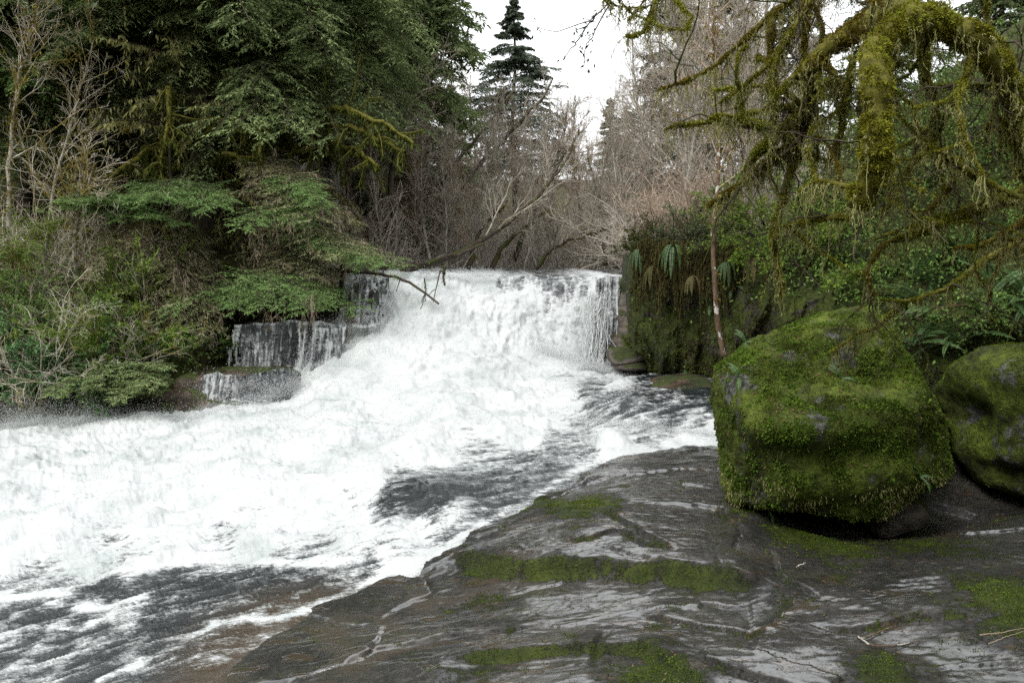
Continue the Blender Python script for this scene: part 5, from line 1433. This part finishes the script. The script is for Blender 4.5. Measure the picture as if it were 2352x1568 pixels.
# dead brown and mossy fronds hanging over the cliff's top edge
r = rng_(855)
hf_ = []
for k in range(2):
    hf_.append(fern(thing('hanging_fern', (0, 0, 0), "x", 'fern', "withered ferns along the cliff top"), rng_(856 + k), 8, .45, .03, mat='fern_old' if k else 'fern', npin=26, arch=4.5, az=(3.3, 6.1), brown=.08))
hx = [1468, 1500, 1545, 1590, 1668, 1735]
for i, px in enumerate(hx):
    Y = float(np.interp(px, [1455, 1640, 1760], [13.2, 12.1, 11.4])) - .35
    p = at(px, 575 + [0, 36, -8, 60, 30, 10][i], Y); lab = "withered fern hanging from the cliff's top edge, %s from the left" % ORD[i]
    if i < 2: o = hf_[i]; o.location = p; o['label'] = lab
    else: dup(hf_[i % 2], p, r.uniform(-.5, .5), r.uniform(.7, 1.3), lab)

# ------------------------------------------------------------------ undergrowth on the right slope
US = [(1800, 600, .9, .8, 'leaf_spring', "bright spring-leaved bush on the slope right of the mottled trunk"), (1880, 560, 1.0, .9, 'leaf_spring', "yellow-green leafy bush behind the hanging mossy strand"),
      (1960, 470, 1.0, 1.0, 'leaf', "green bush on the slope below the middle mossy limb"), (2080, 420, 1.1, 1.2, 'leaf_spring', "leafy bush behind the central mossy limb"),
      (2220, 430, 1.1, 1.2, 'leaf', "green bush on the slope under the arching mossy limb"), (2330, 350, 1.1, 1.3, 'leaf', "dark green bush at the right edge behind the mossy arch"),
      (1760, 480, .9, .9, 'leaf_spring', "small spring-green bush at the cliff top, left of the other bushes"), (2330, 760, .7, .7, 'leaf', "leafy sprig above the right-hand boulder"),
      (1930, 660, .7, .6, 'leaf_spring', "low bright leafy bush just above the big boulder's peak"), (2150, 240, 1.2, 1.4, 'leaf', "bush high on the slope inside the mossy arch"), (2320, 150, 1.3, 1.6, 'leaf', "leafy bush in the upper right above the arch")]
for i, (px, py, w, h, mt_, lab) in enumerate(US):
    leafy(thing('leafy_shrub', cliff_hit(px, py), lab, 'shrub'), rng_(860 + i), w, h, 16, mt_, .05, .028, 'bark_dark', 4, 5, 8)
for i, (px, py, Y, w, h, mt_, lab) in enumerate([(1490, 575, 13.6, .5, .5, 'cliffmoss', "low leafy mound of growth on the cliff corner above the falls"), (1560, 566, 13.2, .6, .55, 'needle_dark', "low olive bush on the cliff's top edge, second from the corner"), (1625, 560, 12.6, .6, .6, 'needle_dark', "low leafy bush on the cliff's top edge next to the mottled trunk")]):
    leafy(thing('leafy_shrub', at(px, py, Y), lab, 'shrub'), rng_(876 + i), w, h, 26, mt_, .035, .016, 'bark_dark', 5, 5, 8)
BR = [(1540, 575, 13.8, .9, 1.5, 'twig_red', "brown twiggy bush crowning the cliff's left end"), (1620, 570, 13.4, .8, 1.4, 'twig_red', "brown twiggy bush above the cliff next to the mottled trunk"), (1480, 590, 14.4, .7, .9, 'twig_grey', "small grey bare bush at the corner of the cliff over the falls"),
      (1700, 520, 13.6, 1.0, 1.8, 'twig_grey', "grey bare bush on the cliff top behind the mottled trunk")]
for i, (px, py, Y, w, h, tw_, lab) in enumerate(BR):
    p = at(px, py, Y)
    leafy(thing('bare_shrub', p, lab, 'shrub'), rng_(880 + i), w, h, 28, None, 0, 0, tw_, 0, 6, 8)
tr_pts = [(1662, 815, 11.0), (1655, 760, 11.0), (1640, 690, 11.0), (1634, 600, 11.1), (1640, 500, 11.3), (1655, 390, 11.6), (1648, 250, 12), (1640, 120, 12.3), (1630, -60, 12.6)]
curve_tree('slender_tree', tr_pts, .042, "slender tree with brown and white mottled bark rising beside the big boulder", 'tree', 890, nb=26, ratio=.22, barkm='bark_mottled', twigm='twig_red', minr=.004, nc=(6, 4), moss=100, t0=.4)

# ------------------------------------------------------------------ hanging roots and dead moss over the cliff edge
mb = MB(); r = rng_(900)
m = 1500; px = 1458 + 250 * r.rand(m); px = px + 12 * np.sin(px / 8)
st = np.stack([at(a, b, c) for a, b, c in zip(px, 555 + r.uniform(-10, 130, m) * (.3 + .7 * r.rand(m)), np.interp(px, [1455, 1680], [13.1, 12.0]) - .35)])
P = np.repeat(st[:, None], 6, 1); LL = r.uniform(.08, .75, m) * (.62 + .4 * np.sin(px / 8 + 1))
P[..., 2] -= np.linspace(0, 1, 6)[None] * LL[:, None]; P += np.cumsum(r.normal(size=P.shape) * .012, 1)
tubes(mb, P, np.tile(np.linspace(.010, .004, 6), (m, 1)), 3); along_cards(mb, P, r, 22, .045, .014, 60, .8, flat=False)
tag(mb.build('hanging_moss', leaf_mat('rusty_moss', [(.03, .026, .012), (.065, .055, .022), (.11, .105, .04)], .25, clump=4)), "rusty brown hanging moss and roots draped over the top edge of the cliff", "moss", kind='stuff')

# ------------------------------------------------------------------ the big mossy tree reaching in from the upper right
def limb_path(pts): return np.array([at(*p) for p in pts])
T0 = np.array([5.2, 4.6, 0.1])
mt_root = thing('mossy_maple', T0, "old maple thickly wrapped in yellow-green moss, its limbs hanging in from the upper right", "tree")
LIMBS = [  # points, radius start, radius end
    ([(3215, 900, 4.6), (3080, 500, 4.5), (2800, 60, 4.4), (2450, -190, 4.3), (2200, -120, 4.1), (2090, -20, 3.9), (2055, 40, 3.9)], .17, .085),
    ([(2055, 30, 3.9), (2100, 32, 3.8), (2180, 52, 3.8), (2240, 95, 3.8), (2290, 160, 3.9), (2322, 230, 4.0), (2345, 320, 4.1), (2370, 430, 4.2)], .085, .04),
    ([(2080, 30, 3.85), (2030, 85, 3.7), (2008, 130, 3.65), (2005, 220, 3.6), (2008, 310, 3.6), (2015, 390, 3.65), (1995, 440, 3.7), (1968, 478, 3.7)], .065, .07),
    ([(2065, 10, 3.95), (1998, 48, 4.0), (1912, 110, 4.1), (1856, 160, 4.2), (1868, 214, 4.3), (1850, 262, 4.4), (1817, 324, 4.5), (1769, 375, 4.6), (1722, 409, 4.7), (1674, 443, 4.8), (1626, 471, 4.9)], .07, .016),
    ([(1860, 250, 4.35), (1798, 295, 4.4), (1741, 343, 4.5), (1712, 395, 4.55)], .035, .018),
    ([(1841, 333, 4.5), (1807, 419, 4.5), (1788, 486, 4.5), (1783, 571, 4.5), (1798, 690, 4.5)], .024, .012),
    ([(2100, -70, 4.1), (1960, -70, 4.3), (1880, -40, 4.4), (1779, 29, 4.5), (1703, 95, 4.6), (1641, 152, 4.7), (1579, 190, 4.8), (1507, 209, 4.9)], .022, .006),
    ([(1860, 248, 4.4), (1800, 252, 4.5), (1722, 257, 4.7), (1665, 271, 4.8), (1603, 286, 4.9)], .024, .010),
    ([(3200, 640, 4.6), (2850, 450, 4.6), (2440, 400, 4.6), (2340, 443, 4.6), (2245, 476, 4.6), (2174, 505, 4.6), (2102, 528, 4.6), (2031, 560, 4.6)], .05, .03),
    ([(3190, 760, 4.65), (2850, 560, 4.8), (2440, 470, 4.9), (2317, 524, 4.9), (2245, 566, 4.9), (2190, 570, 4.9)], .03, .014),
    ([(3180, 850, 4.7), (2850, 640, 5.0), (2400, 520, 5.2), (2270, 590, 5.2), (2210, 640, 5.2), (2170, 665, 5.2), (2095, 690, 5.2), (2020, 688, 5.2)], .03, .012),
    ([(2110, 300, 4.5), (2174, 362, 4.5), (2245, 405, 4.5), (2307, 438, 4.5), (2380, 470, 4.5)], .03, .016),
    ([(2100, -60, 4.1), (1950, -90, 4.2), (1880, -60, 4.3), (1852, 20, 4.3), (1850, 80, 4.3), (1848, 145, 4.3)], .03, .012),
    ([(2110, -90, 4.05), (1800, -150, 4.0), (1560, -60, 4.0), (1506, 0, 4.0), (1500, 45, 4.0), (1470, 90, 4.0), (1438, 82, 4.0)], .03, .010),
    ([(1999, 430, 3.8), (1940, 425, 3.9), (1880, 415, 4.0), (1835, 440, 4.1)], .02, .008),
    ([(2200, 360, 4.6), (2190, 420, 4.6), (2150, 470, 4.6), (2120, 490, 4.6)], .022, .012),
    ([(1960, 130, 4.3), (1940, 200, 4.3), (1935, 300, 4.3), (1900, 380, 4.3)], .022, .01),
    ([(2120, 80, 4.1), (2130, 180, 4.1), (2150, 260, 4.1), (2140, 330, 4.1)], .03, .012),
    ([(2030, 560, 4.6), (1990, 620, 4.6), (2010, 680, 4.6)], .02, .008),
    ([(1950, 500, 4.3), (1870, 500, 4.4), (1800, 520, 4.5)], .022, .01),
]
r = rng_(910)
trunk_mb = MB()
pts = np.array([[0, 0, -.3], [.02, 0, .8], [.0, .05, 2.0], [-.05, 0, 3.4], [-.2, -.05, 5.0], [-.3, 0, 7.5]]) 
tubes(trunk_mb, resample(np.c_[pts, [.34, .27, .24, .22, .18, .12]], 30)[None, :, :3], resample(np.c_[pts, [.34, .27, .24, .22, .18, .12]], 30)[None, :, 3], 12)
trunk_mb.build('trunk', M['limb_moss'], mt_root, smooth_=True)
def moss_strands(hm, C, Rr, n_, r, seed, lmax=.22):
    n = len(C); u = r.rand(n_) * (n - 1); cl2 = fbm(np.c_[u * .55, np.full(n_, seed), np.zeros(n_)], 3, .6, seed=15) + .22
    k = cl2 > .1; u = u[k]; cl2 = cl2[k]; m = len(u)
    if not m: return
    i = np.clip(u.astype(int), 0, n - 2); f = (u - i)[:, None]
    pos = C[i] * (1 - f) + C[i + 1] * f; rl2 = Rr[i]
    hp = np.repeat(pos[:, None], 6, 1); LL = (.02 + r.rand(m) ** 1.6 * lmax) * (.3 + cl2 * 2.0)
    hp[..., 0] += (r.uniform(-.95, .95, m) * rl2)[:, None]; hp[..., 1] += (r.uniform(-.95, .95, m) * rl2)[:, None]; hp[..., 2] -= np.linspace(0, 1, 6)[None] * LL[:, None] + (rl2 * .3)[:, None]
    hp += np.cumsum(r.normal(size=hp.shape) * .006, 1)
    tubes(hm, hp, np.tile(np.linspace(.0024, .0009, 6), (m, 1)), 3)
    along_cards(hm, hp, r, 14, .019, .0042, 65, .7, flat=False)

def moss_fur(mm, C, Rr, dens, r, seed, lk=1.0):
    n = len(C); L_ = np.linalg.norm(np.diff(C, axis=0), axis=1).sum()
    nt_ = int(min(60000, L_ * 2 * math.pi * Rr.mean() * dens)); u = r.rand(nt_) * (n - 1); i = np.clip(u.astype(int), 0, n - 2); f = (u - i)[:, None]
    pos = C[i] * (1 - f) + C[i + 1] * f; tn = nrm(C[i + 1] - C[i]); a = r.uniform(0, 2 * math.pi, nt_)
    s1 = nrm(np.cross(tn, np.array([[.2, .1, 1.0]]))); s2 = np.cross(s1, tn)
    out = s1 * np.cos(a)[:, None] + s2 * np.sin(a)[:, None]; rl = (Rr[i] * (1 - f[:, 0]) + Rr[i + 1] * f[:, 0])
    p0 = pos + out * (rl * .80)[:, None]
    shag = np.clip(.75 + 1.7 * fbm(p0 * 11, 3, .6, seed=8), .1, 2.2)
    p0 = p0 + out * (rl * .28 * (shag - .8))[:, None]
    cards(mm, p0, out * .7 + r.normal(size=out.shape) * .85 - np.array([0, 0, .3]), r.normal(size=out.shape), (.012 + rl * .10) * r.uniform(.5, 1.3, nt_) * shag * lk, .0052 * r.uniform(.6, 1.4, nt_))

def mossy_limb(C, Rr, li, dens=65000, hang=170, sub=3.6, hl=.17):
    n = len(C); L_ = np.linalg.norm(np.diff(C, axis=0), axis=1).sum()
    e_ = np.clip((np.linspace(0, 1, n) - .88) / .12, 0, .97); Rr = Rr * np.sqrt(1 - e_ ** 2)
    core = MB(); tubes(core, C[None], (Rr * .82)[None], 10)
    lo = core.build('limb', M['limb_moss'], mt_root, smooth_=True)
    mm = MB(); moss_fur(mm, C, Rr, dens, r, li)
    hm = MB(); moss_strands(hm, C, Rr, int(L_ * hang), r, li * 3.1, hl)
    tw_ = MB()
    nb_ = int(2 + L_ * sub)
    if nb_:
        a_, ar_ = grow(C[None], Rr[None], nb_, r, (.1, 1), (30, 85), .0, .0, .24, 9, -.2, -.5)
        # give each side branch its own length
        k = len(a_); L2 = r.uniform(.15, .75, k)
        d = r.normal(size=(k, 3)); d[:, 2] -= .35; d = nrm(d); a_[:, 0] = a_[:, 0]
        for j in range(1, 9):
            d = nrm(d + r.normal(size=d.shape) * .28 + [0, 0, -.06]); a_[:, j] = a_[:, j - 1] + d * (L2 / 8)[:, None]
        ar_ = np.tile(np.linspace(1, .35, 9), (k, 1)) * r.uniform(.003, .010, (k, 1))
        tubes(tw_, a_, ar_ * .8, 4)
        for q in range(k):
            if r.rand() < .5:
                moss_fur(mm, a_[q], ar_[q] * 1.6, 110000, r, li, .9)
                moss_strands(hm, a_[q], ar_[q], int(L2[q] * 80), r, li + q, .09)
        b_, br_ = grow(a_, ar_, 6, r, (.2, 1), (30, 70), .55, .5, .25, 6, 0, -.2, minr=.0011)
        tubes(tw_, b_, br_, 3)
        c_, cr2 = grow(b_, br_, 3, r, (.2, 1), (30, 70), .5, .6, .25, 4, 0, -.2, minr=.0009); tubes(tw_, c_, cr2, 3)
        sel = b_[r.rand(len(b_)) < .4]; along_cards(mm, sel, r, 26, .016, .004, 70, .6, flat=False)
        tag(tw_.build('twigs', M['bark_dark'], lo), kind='stuff')
    tag(mm.build('moss_coat', M['mosstuft' if li % 3 else 'mossgold'], lo), kind='stuff')
    tag(hm.build('hanging_moss', M['mosshang'], lo), kind='stuff')

for li, (pl, ra, rb) in enumerate(LIMBS):
    W_ = limb_path(pl) - T0
    n = max(20, len(pl) * 8)
    C = resample(np.c_[W_, np.linspace(ra, rb, len(W_))], n); Rr = C[:, 3] * (1 + .5 * fbm(np.c_[np.arange(n) * .45, np.full(n, li * 7.3), np.zeros(n)], 3, .6, seed=5))
    C = C[:, :3]; C[2:-2] += (fbm(np.stack([C[2:-2] * 3 + k * 9 for k in range(3)], 1).reshape(-1, 3), 2).reshape(-1, 3)) * np.minimum(.05, Rr[2:-2, None] * .8 + .01)
    mossy_limb(C, Rr, li)
# finer mossy branches filling the tangle
for li in range(20):
    cand = [p for pl, _, _ in LIMBS for p in pl if 1700 < p[0] < 2420 and -60 < p[1] < 350]
    x0, y0, Y0 = cand[r.randint(len(cand))]
    A = at(x0, y0, Y0) - T0; d = nrm(np.array([[r.normal(), r.normal() * .6, r.normal() * .7 - .5]]))[0]; L_ = r.uniform(.35, .85)
    C = [A]
    for j in range(15):
        d = nrm((d + r.normal(size=3) * .16 + [0, 0, -.02])[None])[0]; C.append(C[-1] + d * L_ / 15)
    mossy_limb(np.array(C), np.linspace(.016, .007, 16) * r.uniform(.7, 1.5), 40 + li, 80000, 130, 2.5, .14)

# thin twigs against the sky
r = rng_(930)
sk = thing('bare_branch', at(1480, -120, 4.5), "thin bare twigs dangling into the white sky at top centre", "branch")
B0 = np.array(sk.location); mb = MB()
for pl in [[(1480, -120, 4.5), (1410, 0, 4.5), (1372, 30, 4.5), (1330, 58, 4.5), (1270, 75, 4.5), (1230, 62, 4.5)], [(1440, -80, 4.5), (1400, 5, 4.5), (1372, 60, 4.5), (1345, 110, 4.5), (1338, 160, 4.5)], [(1370, 30, 4.5), (1330, 90, 4.6), (1290, 140, 4.6)]]:
    C = resample(limb_path(pl) - B0, 14); C[1:-1] += r.normal(size=(12, 3)) * .006
    R_ = np.linspace(.006, .0015, 14); tubes(mb, C[None], R_[None], 4)
    a_, ar_ = grow(C[None], R_[None], 12, r, (.1, 1), (30, 60), .22, .6, .2, 6, 0, -.3, minr=.0012); tubes(mb, a_, ar_, 3); along_cards(mb, a_, r, 2, .03, .012, 60, .5)
mb.build('twigs', M['bark_dark'], sk)

# dead branch lying over the lip of the falls
def stick(name, paths, mat, lab, cat, seed, sub=8):
    r_ = rng_(seed); W0 = paths[0][0][0]; W0 = at(*W0) if len(W0) == 3 else W0
    ro = thing(name, W0, lab, cat)
    for k, (pl, ra, rb) in enumerate(paths):
        C = resample(np.array([at(*p) for p in pl]) - W0, 16); C[1:-1] += r_.normal(size=(14, 3)) * ra * .25
        mb_ = MB(); R_ = np.linspace(ra, rb, 16); tubes(mb_, C[None], R_[None], 6)
        if sub:
            a_, ar_ = grow(C[None], R_[None], sub, r_, (.2, 1), (35, 70), .2, .4, .15, 5, 0, 0, minr=rb * .4); tubes(mb_, a_, ar_, 4)
        mb_.build('limb' if k == 0 else 'side_branch', M[mat], ro, smooth_=True)
stick('dead_branch', [([(760, 620, 16.3), (885, 628, 15.6), (935, 645, 15.4), (975, 670, 15.2), (1008, 698, 15.1)], .05, .018), ([(975, 640, 15.4), (978, 665, 15.3), (976, 692, 15.2)], .018, .008), ([(1022, 610, 15.6), (1018, 635, 15.5), (1021, 655, 15.4)], .03, .02), ([(1012, 620, 15.5), (1002, 660, 15.3), (995, 695, 15.2)], .016, .006)],
      'bark_dark', "black dead branch sticking out over the left part of the falls lip", 'branch', 940)
stick('dead_branch', [([(850, 612, 17.2), (960, 608, 17.0), (1060, 582, 17.4), (1110, 560, 17.8)], .055, .03)], 'bark_dark', "dark log lying along the top of the falls at left", 'log', 941, 10)
def stick2(pts, ra, lab, seed, mat='bark_mottled'):
    P_ = [(x, y, atz(x, y, slab_z(*atz(x, y, -.05)[:2]) + .015)[1]) for x, y in pts]
    stick('fallen_twig', [(P_, ra, ra * .4)], mat, lab, 'twig', seed, 3)
stick2([(1975, 1468), (2010, 1455), (2050, 1437)], .006, "short brown twig on the slab, upper one of the crossed pair at lower right", 950)
stick2([(1970, 1460), (2000, 1482), (2060, 1482), (2110, 1470)], .006, "brown twig lying below the short one on the slab at lower right", 951)
stick2([(2250, 1458), (2300, 1452), (2352, 1442)], .005, "tan twig on the slab at the right edge", 952, 'deadtwig')
stick2([(2270, 1478), (2310, 1462), (2352, 1448)], .004, "tan thin twig crossing below another at the right edge", 953, 'deadtwig')
stick2([(1830, 1300), (1850, 1292)], .006, "tiny twig stub on the slab under the big boulder", 954)

# unseen trees added on the right bank to keep light off boulders and slab
for i, (x, y, h) in enumerate([(8.5, 5.5, 11), (9.5, 1.5, 12), (11, 8.5, 12), (8.0, -3.5, 12)]):
    b = np.array([x, y, tz(x, y) - .1])
    conifer('conifer', b, b + [0, 0, h], "unseen dark conifer added beyond the right edge to shade the boulders, %s from the front" % ORD[i], 'conifer', rng_(980 + i), tr=.2, z0=.2, nb=90, lmax=3.6, lmin=.8, grav=-.8, mat='needle_dark', nt=16, ns=5, npc=3, cl_=.2, cw=.08)

# leaf litter
r = rng_(990)
mb = MB()
P, N = scatter_on(BV, BF, 260, r, lambda c, n: (n[:, 2] > .05) * (c[:, 1] < 7.4) * np.clip(fbm(c * 3, 3, seed=3) + .1, 0, 1))
cards(mb, P + N * .012, r.normal(size=P.shape), N + r.normal(size=P.shape) * .3, .035, .016)
tag(mb.build('leaf_litter', M['fern_brown']), "small dead brown leaves caught in the moss of the big boulder", "leaves", kind='stuff')
mb = MB()
lx = r.uniform(.0, 5.5, 900); ly = r.uniform(3.6, 9, 900); P = np.array([[x, y, slab_z(x, y) + .008] for x, y in zip(lx, ly)])
cards(mb, P, r.normal(size=P.shape) * [1, 1, .15], r.normal(size=P.shape) * .25 + [0, 0, 1], .028 * r.uniform(.4, 1.2, 900), .012)
tag(mb.build('leaf_litter', M['fern_brown']), "scattered small brown leaves and bits lying on the wet slab", "leaves", kind='stuff')
